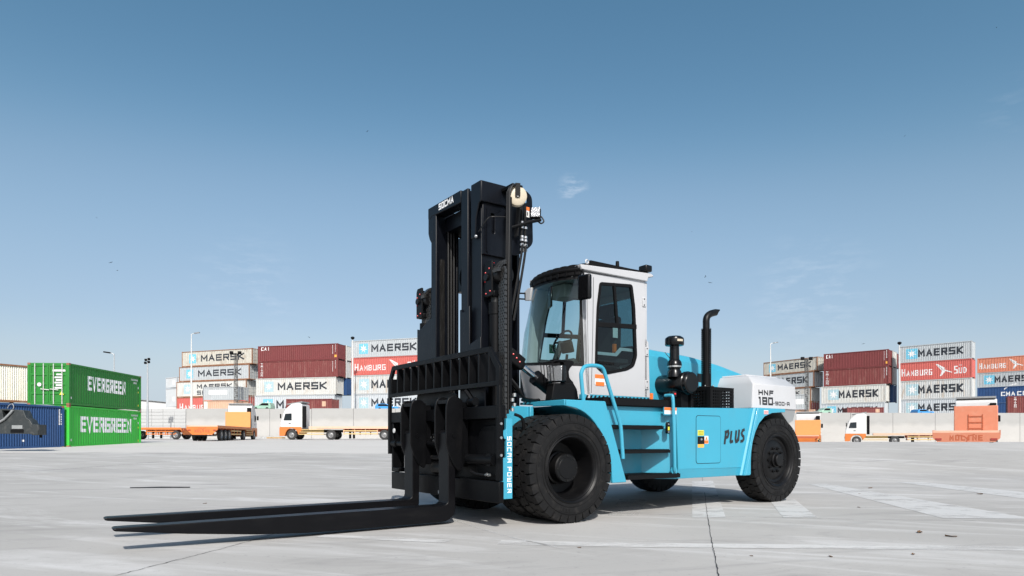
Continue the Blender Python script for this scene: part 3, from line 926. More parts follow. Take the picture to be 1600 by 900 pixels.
# small boxes in front of stacks A and B
hg = lambda y: 1.059 + (684.1 - y) * 95 / 1030.3
c = container('short grey container held out in front of the white two line container', (-44.536, 95.000), (-38.958, 94.000), hg(625.5), hg(604.5), 'c_grey', None, n=16, end='door_right')
marks(c, [(.16, .42, 2.9, .62, 'mark_w')])
c = container('low salmon coloured container under the short grey one, just above the wall', (-44.536, 95.000), (-38.958, 94.000), 4.85, hg(626), 'c_salmon', None, n=16)
marks(c, [(.03, .0, .5, 1.5, 'mark_w')])
c = container('low brown container above the white tractor cab, left of the mast', (-31.521, 92.000), (-24.863, 91.000), 4.85, 1.059 + 61 * 91.5 / 1030.3, 'c_brown2', None, n=20)
marks(c, [(.78, .35, .55, .7, 'c_salmon')])
hd = lambda y: 1.059 + (684.1 - y) * 118 / 1030.3
for (y0, y1, lab) in ((606, 589.5, 'upper of two pale containers next to the warehouse roof'), (636, 606.5, 'lower of two pale containers next to the warehouse roof')):
    c = container(lab, (-62.486, 119.000), (-59.505, 117.000), hd(y0), hd(y1), 'c_pale', 'pale containers next to the warehouse', n=10)
    marks(c, [(.62, .3, .6, .8, 'mark_w')])
# far stacks beyond the counterweight
h2 = lambda y, d: 1.059 + (684.1 - y) * d / 1030.3
A2 = ((45.010, 118.000), (50.464, 109.000))
stack(A2, [
 (h2(583, 113), h2(561.5, 113), 0, 'topmost beige container beyond the counterweight, behind the exhaust end of the forklift', 'c_beige', maersk, dict(end='door_right', frame='c_rust')),
 (h2(607, 113), h2(583, 113), -.6, 'grey container second from the top beyond the counterweight', 'c_grey', maersk, dict(end='door_right', frame='c_rust')),
 (h2(629, 113), h2(607, 113), -1.2, 'white container third down beyond the counterweight, rusty door end showing', 'c_white', sealand, dict(end='door_right', frame='c_rust')),
 (4.25, h2(629, 113), -1.2, 'red container at the foot of the stack beyond the counterweight', 'c_red', hamburg, dict(end='door_right', frame='c_rust')),
], 'containers stacked beyond the wall, counterweight side')
B2 = ((50.577, 107.000), (57.576, 100.800))
stack(B2, [
 (h2(575, 104), h2(549.5, 104), 0, 'topmost maroon container with a small white name in its upper corner, beyond the counterweight', 'c_brown', cai, {}),
 (h2(602, 104), h2(575, 104), 0, 'maroon container with scuffed paint and a white upright name, beyond the counterweight', 'c_brown2', triton, {}),
 (h2(629.5, 104), h2(602, 104), -.35, 'white container under the two maroon ones, beyond the counterweight', 'c_white', lambda c: maersk(c, dim=True), {}),
 (4.25, h2(629.5, 104), -.5, 'light grey container at the foot of the maroon stack beyond the counterweight', 'c_light', maersk, {}),
], 'containers stacked beyond the wall, counterweight side')
u2 = (Vector(B2[1]) - Vector(B2[0])).normalized(); n2 = Vector((-u2.y, u2.x))
for (k, y0, y1, m, lab) in ((1, 575, 549.5, 'c_white', 'white container seen end-on behind the topmost maroon one, beyond the counterweight'), (1, 602, 575, 'c_rustw', 'rust streaked container seen end-on behind the second maroon one, beyond the counterweight'),
                            (1, 629.5, 602, 'c_navy', 'navy container seen end-on in the maroon stack, beyond the counterweight'), (2, 575, 551, 'c_brown2', 'brown container seen end-on, deepest in the top row, beyond the counterweight')):
    off = n2 * (2.6 * k)
    container(lab, Vector(B2[1]) + off - u2 * 6, Vector(B2[1]) + off + u2 * .1, h2(y0, 104), h2(y1, 104), m, 'containers stacked beyond the wall, counterweight side')
C2 = ((59.034, 100.700), (65.738, 94.200))
stack(C2, [
 (h2(564, 97.5), h2(537, 97.5), 0, 'topmost grey container between the maroon stack and the dark red and navy stack', 'c_grey', maersk, {}),
 (h2(593, 97.5), h2(564, 97.5), 0, 'red container with a white bird emblem, second from the top, in full view', 'c_red', hamburg, {}),
 (h2(623, 97.5), h2(593, 97.5), 0, 'pale container with rust streaks along its bottom edge, third down, in full view', 'c_rustw', lambda c: maersk(c, dim=True), {}),
 (4.25, h2(623, 97.5), 0, 'pale grey container just above the wall behind a blue car roof, beside the orange headboard', 'c_light', lambda c: maersk(c, dim=True), {}),
], 'containers stacked beyond the wall, counterweight side')
def cma(c):
    r, prof, L, H = c
    q = block_text('CMA', .26 * H, .22 * L, .062 * H, .2) 
    q += [([(a + .25 * L, b) for a, b in p], l) for p, l in block_text('CGM', .26 * H, .23 * L, .062 * H, .2)]
    arc = [(.05 * L + .20 * L * t, .42 * H + .30 * H * (1 - (1 - t) ** 2)) for t in [k / 6 for k in range(7)]]
    q += [(p, 1) for p in ribbon(arc, .06 * H)]
    painted(q, prof, .38 * L, .42 * H, 'lettering', 'mark_w', r)
D2 = ((81.852, 116.000), (88.000, 109.500))
stack(D2, [
 (h2(580.5, 113), h2(557, 113), 0, 'topmost orange red container with a white bird emblem at the edge of the photo', 'c_orange', lambda c: hamburg(c, x0=.03, sc=1.0), {}),
 (h2(604, 113), h2(580.5, 113), 0, 'grey container under the orange red one at the edge of the photo', 'c_grey', maersk, {}),
 (h2(629, 113), h2(604, 113), 0, 'navy blue container with white lettering and arc, third down at the edge of the photo', 'c_navy', cma, {}),
 (4.25, h2(629, 113), 0, 'plain navy container under the lettered navy one at the edge of the photo', 'c_navy', None, {}),
], 'containers stacked beyond the wall, counterweight side')
c = container('low brown container with a white upright name in front of the navy ones', (73.669, 98.000), (76.871, 96.000), 4.25, h2(618.5, 97), 'c_brown2', None, n=16)
vertical_text(c, 'TRITON', .20, .97, .22, .06, .30)
c = container('low brown container above the white tractor cab beyond the counterweight', (47.807, 94.000), (52.444, 93.000), 4.25, h2(636.5, 93.5), 'c_brown2', None, n=18)
marks(c, [(.78, .35, .5, .5, 'c_salmon')])
c = container('low salmon coloured container behind the orange headboard next to the rear wheel', (40.811, 96.000), (43.706, 95.000), 4.25, h2(640, 95.5), 'c_salmon', None, n=12)
c = container('short grey container with a white name panel beside the counterweight, held above the salmon one', (40.811, 96.000), (42.599, 95.000), h2(640, 95.5), h2(616, 95.5), 'c_grey', None, n=8, end='door_right')
marks(c, [(.02, .35, 1.5, .75, 'mark_w')])

# the green pair, the navy and the cream container close to the camera's left edge
GA, GB = (-27.135, 40.400), (-27.729, 49.300)
zg = .47
GD = 2.44
def evergreen(c, h, x0, w, z0):
    r, prof, L, H = c
    painted(block_text('EVERGREEN', h, w, h * .215, .09, GL), prof, x0, z0, 'lettering', 'letter_w', r)
    q, w2 = letters('ECMU 4155 02', .13, .10, .05, .03); q2, w3 = letters('45G1', .13, .10, .05, .03)
    for i, sgn in enumerate((0, 1)):
        qq = []
        for k in range(7 if i == 0 else 3):
            qq.append(([(k * .14, 0), (k * .14 + .09, 0), (k * .14 + .09, .13), (k * .14, .13)], 0))
        painted(qq, prof, L - 1.35 + .35 * i, H - .42 - .22 * i, 'marking', 'mark_w', r)
    marks(c, [(.955, .62, .10, .16, 'mark_w'), (.955, .50, .10, .12, 'yellow_decal'), (.955, .12, .10, .14, 'yellow_decal'), (.03, .15, .09, .14, 'mark_w')])
g1 = container('upper dark green container with white block lettering and doors facing the camera', GA, GB, zg + 2.60, zg + 5.18, 'c_green', 'green containers in a pair', n=32, d=.022, end='door_left', near=True)
evergreen(g1, .92, 2.05, 4.75, 1.05)
g2 = container('lower bright green container with white block lettering standing on the ground', GA, GB, zg, zg + 2.58, 'c_green2', 'green containers in a pair', n=32, d=.022, end='door_left', near=True)
evergreen(g2, 1.0, 1.25, 6.35, .95)
# door-end markings of the upper green box
r = g1[0]
dmk = MB()
for (y, z, w, h) in ((.22, 2.05, .75, .12), (.45, 1.82, .30, .10)):
    dmk.box(-.006, -.004, y, y + w, z, z + h)
for k in range(5):
    dmk.box(-.006, -.004, .40, .40 + .45 - .07 * (k % 2), 1.0 + .16 * k, 1.10 + .16 * k)
dmk.build('marking', 'mark_w', r)
MB().cyl((-.004, 1.75, 1.25), (-.008, 1.75, 1.25), .12, seg=16).build('marking', 'mark_w', r)
MB().prism([(.30, .62), (.58, .62), (.44, .86)], 'x', -.004, -.008).build('marking', 'yellow_decal', r)
for yy in (.85, 1.4):
    MB().obox((-.05, yy, .95), (0, 1, .12), (1, 0, 0), (0, -.12, 1), .5, .03, .05).build('door_handle', 'steelpaint', r)

BA, BB = (-29.197, 33.800), (-27.259, 40.150)
nv = container('navy blue container standing on the ground in front of the green pair', BA, BB, .42, 3.0, 'c_navy', 'containers close to the camera', n=44, d=.05, end='plain', near=True)
column_marks(nv, .955, .52, .90, n=12, w=.06); column_marks(nv, .975, .50, .78, n=5, w=.10)
marks(nv, [(.62, .16, .10, .12, 'mark_w')])
KA, KB = (-34.380, 39.800), (-32.094, 44.000)
uK = (Vector(KB) - Vector(KA)).normalized()
kr = container('cream container with rusty corner posts above the navy one', KA, KB, 3.36, 5.86, 'c_cream', 'containers close to the camera', n=36, d=.055, end='plain', frame='c_rust', near=True)
column_marks(kr, .955, .55, .80, 'mark_k', n=7, w=.05)
container('container hidden behind the navy one, carrying the cream one', KA, KB, .45, 3.34, 'c_navy', 'containers close to the camera', n=20)

# grey boom head of a container handler, reaching in at the edge
hb_ = tag(empty('boom_head', ((-24.983), 33, 2.4)), 'scuffed dark grey boom head of a handling machine in front of the navy container', 'machine')
M['boomgrey'] = mat('boom_paint', (.026, .031, .032), .5, var=.25, scale=3, dirt=(.14, .135, .125), dirt_amt=.5, dirt_scale=(4, 4, 4), bump=.1)
fx = lambda x: (x - 20) * 33 / 1030.3
fz = lambda y: 1.059 + (684.1 - y) * 33 / 1030.3 - 2.4
P2 = lambda pts: [(fx(x), fz(y)) for x, y in pts]
MB().prism(P2([(-30, 650), (2, 638.5), (36, 641), (41, 653), (46, 656), (50, 663), (60, 663.5), (60, 679), (52, 680), (46, 678), (-30, 677.5)]), 'y', 0, .5,
           holes=[P2([(3, 641), (15, 641.5), (15, 649), (5, 653)])]).build('side_plate', 'boomgrey', hb_, bevel=.015)
MB().prism(P2([(1, 640), (17, 640), (17, 654), (3, 654)]), 'y', .25, .8).build('recess', 'matte', hb_)
MB().tube([(fx(-4), -.05, fz(662)), (fx(8), -.06, fz(655)), (fx(18), -.06, fz(645)), (fx(21), -.06, fz(641))], .055).build('edge_bar', 'grey', hb_)
MB().box(fx(17), fx(37), -.03, .02, fz(676), fz(671)).build('slot', 'matte', hb_)
MB().box(fx(19), fx(35.5), -.03, .02, fz(670), fz(664.5)).build('name_plate', 'grey', hb_)
MB().box(fx(52), fx(59.5), -.03, .60, fz(679.5), fz(663.3)).build('end_block', 'boomgrey', hb_, bevel=.02)
MB().cyl((fx(55), .4, fz(684)), (fx(55), .4, fz(679)), .07).build('twist_lock', 'matte', hb_)
MB().tube(smoothpath([(fx(9), .1, fz(638)), (fx(12), .1, fz(633)), (fx(17), .1, fz(631)), (fx(19), .1, fz(636)), (fx(17), .1, fz(641))]), .02).build('hose', 'grey', hb_)

# ------------------------------------------------------------------ warehouse, cars, lamp posts
wh = tag(empty('warehouse', ((-67.092), 125, 0.9)), 'low white warehouse roof just above the block wall behind the orange trailer', 'building')
M['whwall'] = mat('warehouse_sheet', (.55, .55, .54), .6, var=.06)
MB().prism([(-9, 0), (4.0, 0), (4.0, 6.55), (-3.4, 7.25), (-9, 7.0)], 'y', 0, 14).build('wall', 'whwall', wh)
MB().prism([(-9.2, 7.05), (-3.4, 7.33), (4.2, 6.62), (4.2, 6.72), (-3.4, 7.45), (-9.2, 7.17)], 'y', -.3, 14.3).build('roof', 'grey', wh)

def car(label, x0, x1, d, z0, ztop, m, back=1):
    w = (x1 - x0) * d / 1030.3; h = ztop - z0
    r = tag(empty('parked_car', ((x0 + x1) / 2 * d / 1030.3 - 800 * d / 1030.3, d, z0)), label, 'car')
    s = back
    MB().prism([(-w / 2 * s, .2 * h), (w / 2 * s, .2 * h), (w / 2 * s, .55 * h), (w * .18 * s, .62 * h), (-.02 * w * s, h), (-w * .42 * s, h), (-w / 2 * s, .6 * h)], 'y', 0, 1.7).build('body', m, r, bevel=.04)
    MB().prism([(-.38 * w * s, .62 * h), (.14 * w * s, .62 * h), (-.03 * w * s, .93 * h), (-.36 * w * s, .93 * h)], 'y', -.012, 1.712).build('window', 'plastic', r)
    for fx_ in (-.3, .3):
        MB().cyl((fx_ * w, -.02, .2 * h), (fx_ * w, 1.72, .2 * h), .2 * h, seg=14).build('wheel', 'tyre', r)
M['car_green'] = mat('car_green_paint', (.28, .46, .36), .35, coat=.3)
M['car_blue'] = mat('car_blue_paint', (.05, .28, .62), .35, coat=.3)
car('pale green car roof showing over the wall at the foot of the white container', 394, 423, 90, 4.85, 5.86, 'car_green', -1)
car('bright blue car roof showing over the wall near the mast', 586, 622, 90, 4.85, 5.72, 'car_blue')
car('pale green car roof showing over the wall beside the rear wheel', 1279, 1300, 90, 4.25, 5.15, 'car_green', -1)
car('bright blue car roof showing over the wall under the red emblem container', 1434, 1460, 90, 4.25, 4.95, 'car_blue')

def pole(label, x, d, z0, ztop, r0, r1, m, head=None):
    X = (x - 800) * d / 1030.3
    r = tag(empty('lamp_post', (X, d, z0)), label, 'lamp post')
    MB().cyl((0, 0, 0), (0, 0, ztop - z0), r0, r1, 10).build('pole', m, r)
    h = ztop - z0
    if head == 'arm' or head == 'arm_left':
        s = 1 if head == 'arm' else -1
        MB().tube([(0, 0, h - .1), (.15 * s, 0, h + .05), (.7 * s, 0, h + .16)], .045, 6).build('arm', m, r)
        MB().obox((.75 * s, 0, h + .17), (s, 0, .15), (0, 1, 0), (-.15 * s, 0, 1), .75, .30, .14).build('lamp_head', 'lamp_glass' if head == 'arm' else 'matte', r, bevel=.03)
    if head == 'flood':
        MB().box(-.75, .75, -.05, .05, h - .1, h).build('cross_arm', m, r)
        for s in (-1, 1):
            MB().obox((s * .55, -.12, h + .2), (1, 0, 0), (0, 1, .4), (0, -.4, 1), .5, .25, .5).build('floodlight', 'matte', r, bevel=.03)
    if head == 'cluster':
        for q, zz in ((-.2, .0), (.2, .1), (-.15, .35), (.22, .45)):
            MB().obox((q, -.1, h + zz), (1, .2, 0), (-.2, 1, .4), (0, -.4, 1), .26, .2, .26).build('floodlight', 'matte', r, bevel=.02)
        MB().cyl((0, 0, h - .1), (0, 0, h + .6), .05).build('head_post', m, r)
    if head == 'dome':
        MB().sphere((0, 0, h + .1), .28, 12, 6, .7).build('camera_dome', 'matte', r)
        MB().cyl((0, 0, h - .15), (0, 0, h), .10, .20).build('collar', 'matte', r)
    return r
M['polewhite'] = mat('white_pole', (.58, .58, .56), .5, var=.06)
M['polegrey'] = mat('galvanised_pole', (.40, .42, .43), .5, metal=.3, var=.1)
pole('tall white street lamp with a short arm in front of the beige and grey stack', 299, 90, 4.85, 1.059 + 162 * 90 / 1030.3, .16, .05, 'polewhite', 'arm')
pole('grey floodlight mast beside the green pair, standing behind the orange trailer', 230.5, 79, .94, 1.059 + 117 * 79 / 1030.3, .15, .07, 'polegrey', 'cluster')
pole('dark headed street lamp peeping over the green container roof', 178.3, 72, .9, 1.059 + 131 * 72 / 1030.3, .10, .05, 'polegrey', 'arm_left')
pole('white post with a dark camera dome at the grey stack near the mast', 551, 92, 4.85, 1.059 + 155 * 92 / 1030.3, .20, .06, 'polewhite', 'dome')
pole('thin street lamp with a short arm rising above the beige stack beyond the counterweight', 1204, 100, 4.25, 1.059 + 147 * 100 / 1030.3, .18, .05, 'polewhite', 'arm')
pole('white post with a dark camera dome beside the topmost grey container in full view', 1405.5, 92, 4.25, 1.059 + 147 * 92 / 1030.3, .20, .05, 'polewhite', 'dome')
M['towergrey'] = mat('tower_paint', (.09, .09, .085), .6, var=.2)
def lattice(label, x, d, z0, ztop):
    X = (x - 800) * d / 1030.3
    r = tag(empty('floodlight_tower', (X, d, z0)), label, 'tower')
    h = ztop - z0; s = .17
    for sx in (-1, 1):
        for sy in (-1, 1):
            MB().box(sx * s - .03, sx * s + .03, sy * s - .03, sy * s + .03, 0, h).build('leg', 'towergrey', r)
    br = MB(); n = 14
    for k in range(n):
        z, zz = h * k / n, h * (k + 1) / n
        a = 1 if k % 2 else -1
        br.tube([(-s * a, -s, z), (s * a, -s, zz)], .03, 5); br.tube([(-s * a, s, z), (s * a, s, zz)], .03, 5)
        br.tube([(s, -s * a, z), (s, s * a, zz)], .02, 5)
    br.build('bracing', 'towergrey', r)
    MB().box(-.85, .85, -.06, .06, h - .05, h + .05).build('cross_arm', 'matte', r)
    for q in (-.6, .55):
        MB().box(q - .22, q + .22, -.2, .1, h + .05, h + .38).build('floodlight', 'matte', r, bevel=.03)
lattice('dark lattice tower with two floodlights in front of the beige and grey stack', 368.5, 92, 4.85, 1.059 + 131 * 92 / 1030.3)
lattice('dark lattice tower with two floodlights in front of the beige stack beyond the counterweight', 1260.5, 92, 4.25, 1.059 + 122 * 92 / 1030.3)

# ------------------------------------------------------------------ flatbed trucks
M['t_white'] = mat('cab_white', (.60, .60, .59), .4, var=.04, coat=.2)
M['t_orange'] = mat('truck_orange', (.58, .17, .035), .5, var=.10, dirt=(.35, .13, .06), dirt_amt=.5, dirt_scale=(2, 2, 2))
M['t_pale'] = mat('headboard_orange', (.66, .28, .09), .55, var=.08)
M['t_coral'] = mat('faded_orange', (.55, .20, .115), .55, var=.08, dirt=(.60, .36, .26), dirt_amt=.5, dirt_scale=(1, 1, 1))
M['t_frame'] = mat('frame_red', (.42, .10, .04), .6, var=.2)
M['t_deck'] = mat('deck_boards', (.66, .42, .30), .7, var=.12)
M['t_cream'] = mat('side_rail_cream', (.58, .42, .18), .55, var=.12)
M['t_tyre'] = mat('truck_tyre', (.03, .03, .03), .8, var=.2)
M['t_rim'] = mat('truck_rim', (.26, .26, .26), .4, metal=.4, var=.15)
M['t_lamp'] = mat('tail_lamp_red', (.32, .05, .04), .35, var=.3, scale=12)
M['t_glass'] = mat('dark_window', (.02, .025, .03), .08, var=.05, rvar=0)

def truck_wheel(x, y, s, parent, cache={}):
    if 'tyre' not in cache:
        cache['tyre'] = MB().lathe([(-.14, .30), (-.15, .44), (-.12, .50), (.12, .50), (.15, .44), (.14, .30)], (0, 0, 0), (0, 1, 0), 22, closed=True).mesh('wheel', M['t_tyre'])
        cache['rim'] = MB().lathe([(-.10, .30), (-.13, .29), (-.05, .20), (-.08, .10), (-.15, .09), (-.15, .001)], (0, 0, 0), (0, 1, 0), 18, caps=False).mesh('rim', M['t_rim'])
    o = bpy.data.objects.new('wheel', cache['tyre']); COL.objects.link(o); o.parent = parent
    o.location = (x, y, .5)
    if s < 0: o.rotation_euler = (0, 0, 0)
    else: o.rotation_euler = (0, 0, pi)
    r = bpy.data.objects.new('rim', cache['rim']); COL.objects.link(r); r.parent = o
    return o

def flatbed(label, loc, yaw, scale=1.0, board='t_pale', tail='t_orange', rail='t_cream', sign=None, cab=True, deck_to=-14.6, spoiler=True, group=None, front_orange=True, ladder=False, axles=(-10.6, -11.85, -13.1), mirrors=(-1, 1), ducts=(-1,), sign_z=.72, board_top=2.95):
    r = empty('flatbed_truck' if cab else 'flatbed_trailer', loc, yaw, scale)
    tag(r, label, 'truck' if cab else 'trailer', group)
    if cab:
        # tractor: x forward, the bumper at x = 0
        MB().prism(roundpoly([(-.06, 1.22), (-.10, 1.75), (-.40, 2.75), (-.62, 3.10), (-1.2, 3.62), (-2.05, 3.72), (-2.3, 3.55), (-2.3, 1.10), (-1.95, 1.05), (-.6, 1.1)], .12), 'y', -1.2, 1.2).build('cab', 't_white', r, bevel=.06)
        low = MB().prism(roundpoly([(0, .40), (0, 1.15), (-.05, 1.30), (-2.25, 1.30), (-2.25, 1.00), (-1.92, .98), (-1.80, .70), (-1.78, .42), (-.52, .42), (-.45, .40)], .06), 'y', -1.23, 1.23, holes=[])
        low = MB().prism([(0, .38), (0, 1.15), (-.05, 1.30), (-2.25, 1.30), (-2.25, .98)] + [(-1.25 + .64 * cos(a), .52 + .64 * sin(a)) for a in [pi * (1 - k / 8) for k in range(9)]] + [(-.50, .38)], 'y', -1.23, 1.23)
        low.build('lower_cab', 't_orange' if front_orange else 't_white', r, bevel=.03)
        MB().prism([(-.13, 1.85), (-.39, 2.72), (-.40, 2.72), (-.14, 1.85)], 'y', -1.05, 1.05).build('windscreen', 't_glass', r)
        MB().prism([(-.115, 1.80), (-.42, 2.80), (-.39, 2.81), (-.085, 1.80)], 'y', -1.08, 1.08).build('windscreen', 't_glass', r)
        for s in (-1, 1):
            MB().prism(roundpoly([(-.42, 1.95), (-.60, 2.62), (-1.25, 2.66), (-1.25, 1.95)], .06), 'y', s * 1.195, s * 1.212).build('window', 't_glass', r)
            if s in mirrors: MB().box(-.22, -.12, s * 1.22, s * 1.40, 2.15, 2.60).build('mirror', 'matte', r, bevel=.03)
            MB().box(-1.15, -.95, s * 1.205, s * 1.23, 1.62, 1.68).build('door_handle', 'matte', r)
            MB().box(.004, .03, s * .75, s * 1.12, .68, .95).build('headlight', 'lamp_glass', r, bevel=.01)
            truck_wheel(-1.25, s * 1.08, s, r)
            truck_wheel(-5.2, s * 1.02, s, r)
            for k in range(3):
                MB().box(-4.5, -1.95, s * 1.16, s * 1.21, .52 + .22 * k, .60 + .22 * k).build('side_rail', rail, r)
        for s in ducts: MB().box(-2.62, -2.32, *sorted((s * .78, s * 1.17)), 1.2, 3.4).build('air_duct', 'matte', r, bevel=.05)
        MB().box(-2.31, -2.295, -.7, .75, 2.3, 3.2).build('rear_panel', 't_white', r)
        MB().box(-6.2, -1.8, -.45, .45, .75, 1.0).build('chassis', 'matte', r)
        if spoiler:
            MB().prism([(-.75, 3.62), (-2.3, 3.88), (-2.3, 3.76), (-.75, 3.55)], 'y', -1.15, 1.15).build('roof_spoiler', 'grey', r)
    x0 = -3.0
    MB().box(deck_to, x0, -1.26, 1.26, 1.22, 1.32).build('deck', 't_deck', r)
    MB().box(deck_to, x0, -1.28, -1.24, 1.10, 1.34).build('side_rave', tail, r)
    MB().box(deck_to, x0, 1.24, 1.28, 1.10, 1.34).build('side_rave', tail, r)
    for s in (-1, 1):
        MB().box(deck_to + .2, -6.3, s * .55 - .08, s * .55 + .08, .80, 1.22).build('chassis_beam', 't_frame', r)
        for x in axles:
            truck_wheel(x, s * 1.05, s, r)
        for k in range(2):
            MB().box(-9.9, -6.5, s * 1.14, s * 1.19, .55 + .3 * k, .65 + .3 * k).build('side_rail', rail, r)
        for x in (-6.5, -7.6, -8.7, -9.9):
            MB().box(x - .05, x + .05, s * 1.06, s * 1.14, .5, 1.15).build('side_post', tail, r)
        MB().box(-7.15, -6.95, s * .75 - .07, s * .75 + .07, .12, 1.1).build('landing_leg', 'matte', r)
    for k in range(9):
        x = -6.6 - .85 * k
        MB().box(x - .05, x + .05, -1.2, 1.2, 1.02, 1.2).build('cross_member', 't_frame', r)
    if cab and board:
        MB().box(-3.08, -3.0, -1.25, 1.25, 1.33, board_top).build('headboard', board, r, bevel=.05)
        if ladder:
            for k in range(3):
                MB().box(-3.14, -3.10, -.40, .40, 1.62 + .42 * k, 1.66 + .42 * k).build('rung', 't_frame', r)
            for s in (-1, 1):
                MB().box(-3.13, -3.09, s * .40 - .02, s * .40 + .02, 1.35, 2.62).build('ladder_rail', 't_frame', r)
    # tail: deep chamfered bumper panel with lamp clusters
    MB().prism([(-1.27, 1.215), (1.27, 1.215), (1.27, .98), (.80, .52), (-.80, .52), (-1.27, .98)], 'x', deck_to - .06, deck_to + .02).build('tail_panel', tail, r)
    MB().box(deck_to - .02, deck_to + .1, -1.15, 1.15, .40, .50).build('bumper', 'matte', r)
    for s in (-1, 1):
        MB().box(deck_to - .09, deck_to - .055, *sorted((s * .92, s * 1.16)), .88, .97).build('tail_lamp', 't_lamp', r)
    if sign:
        q = block_text(sign, .26, 1.25, .06, .25)
        mbq = text_mb(q, lambda a, b, l: (deck_to - .062 - l, .62 - a, sign_z + b))
        mbq.build('lettering', 't_frame', r)
        em = MB()
        for pth in ([(.34, 1.12), (.06, 1.06), (-.06, .94), (-.04, .80)], [(-.34, 1.14), (-.12, 1.08), (-.04, .96)]):
            for q_ in ribbon(pth, .05): em.add([(deck_to - .064 - .002 * (pth[0][0] > 0), a, b) for a, b in q_], ((0, 1, 2, 3),))
        em.build('emblem', 't_frame', r, smooth=0)
    return r

dirT2 = Vector(((-28.380) - (-26.777), 11.0)).normalized()
flatbed('orange flatbed truck seen from behind, plain pale orange headboard, three side wheels in a row', ((-26.777) + dirT2.x * 14.6, 57 + dirT2.y * 14.6, .80), atan2(dirT2.y, dirT2.x), 1.0, sign='MOLINE', mirrors=(-1,))
flatbed('orange flatbed trailer standing crosswise in front of the grey block wall', ((-39.900) - 5.0, 71.5, .88), radians(176), .95, cab=False, deck_to=-10.6, rail='t_orange', axles=(-4.6, -9.9))
flatbed('white tractor with orange lower cab and long flatbed, facing the green containers along the wall', ((-23.892), 69, .86), pi - radians(1), 1.02, tail='t_deck', board=None, mirrors=(1,), ducts=(1,))
flatbed('white tractor with orange lower cab and long flatbed, parked beyond the counterweight', ((38.358), 76, .30), pi - radians(27), .95, tail='t_deck', board=None, mirrors=(1,), ducts=(1,))
dirT2b = Vector((.50, 1)).normalized()
flatbed('flatbed truck with a plain pale orange headboard, half hidden behind the rear wheel', ((31.389) + dirT2b.x * 3.2, 70 + dirT2b.y * 3.2, .0), atan2(dirT2b.y, dirT2b.x), 1.0, deck_to=-8.5, axles=(-7.5,), mirrors=(-1,))
T4a, T4b = Vector((18.993, 27.600)), Vector((29.534, 42.000))
dirT4 = (T4b - T4a).normalized(); sT4 = .92
headT4 = T4b + dirT4 * 3.0 * sT4
flatbed('faded coral flatbed truck seen from behind with a ladder on its headboard', (headT4.x, headT4.y, 0.15), atan2(dirT4.y, dirT4.x), sT4, board='t_coral', tail='t_coral', sign='MOLINE', deck_to=-3.0 - (T4b - T4a).length / sT4, ladder=True, sign_z=.86, board_top=3.2, axles=(-12.0, -13.2, -14.4), mirrors=(-1,))

# ------------------------------------------------------------------ birds
bm_ = MB()
bm_.sphere((0, 0, 0), .10, 8, 5); 
bm_.prism([(-.06, .05), (.04, .05), (.10, .55), (-.05, .50)], 'z', -.01, .02); bm_.prism([(-.06, -.05), (.04, -.05), (.10, -.55), (-.05, -.50)], 'z', -.01, .02)
bm_.prism([(-.05, 0), (-.32, .09), (-.32, -.09)], 'z', -.01, .01)
bird_me = bm_.mesh('bird', M['matte'])
for (x, y, s) in ((173, 410, .9), (183.5, 422.5, .9), (1102, 432, .8), (1109.5, 441.5, .9), (574, 205, .6), (1557, 43, .7), (1081, 362, .4), (151, 340, .5), (483, 527, .6), (1414, 212, .5), (1349, 537, .7)):
    o = bpy.data.objects.new('bird', bird_me); COL.objects.link(o); d = 160
    o.location = ((x - 800) * d / 1030.3, d, 1.059 + (684.1 - y) * d / 1030.3); o.scale = (s,) * 3
    o.rotation_euler = (random.uniform(-.6, .6), random.uniform(-.5, .5), random.uniform(0, 6.28))
    tag(o, 'tiny dark bird flying high in the open sky', 'bird', 'birds scattered over the sky')

# ------------------------------------------------------------------ the forklift
# local frame: x towards the forks, y towards the cab-door side, z up; origin under the outer face of the front tyre on that side
FL = empty('forklift', (0.7523, 8.1525, 0), atan2(-0.58375, -0.81193))
tag(FL, 'large cyan and white heavy forklift with a black mast and two long lowered forks', 'forklift')
VC = -1.41
mir = lambda y: 2 * VC - y

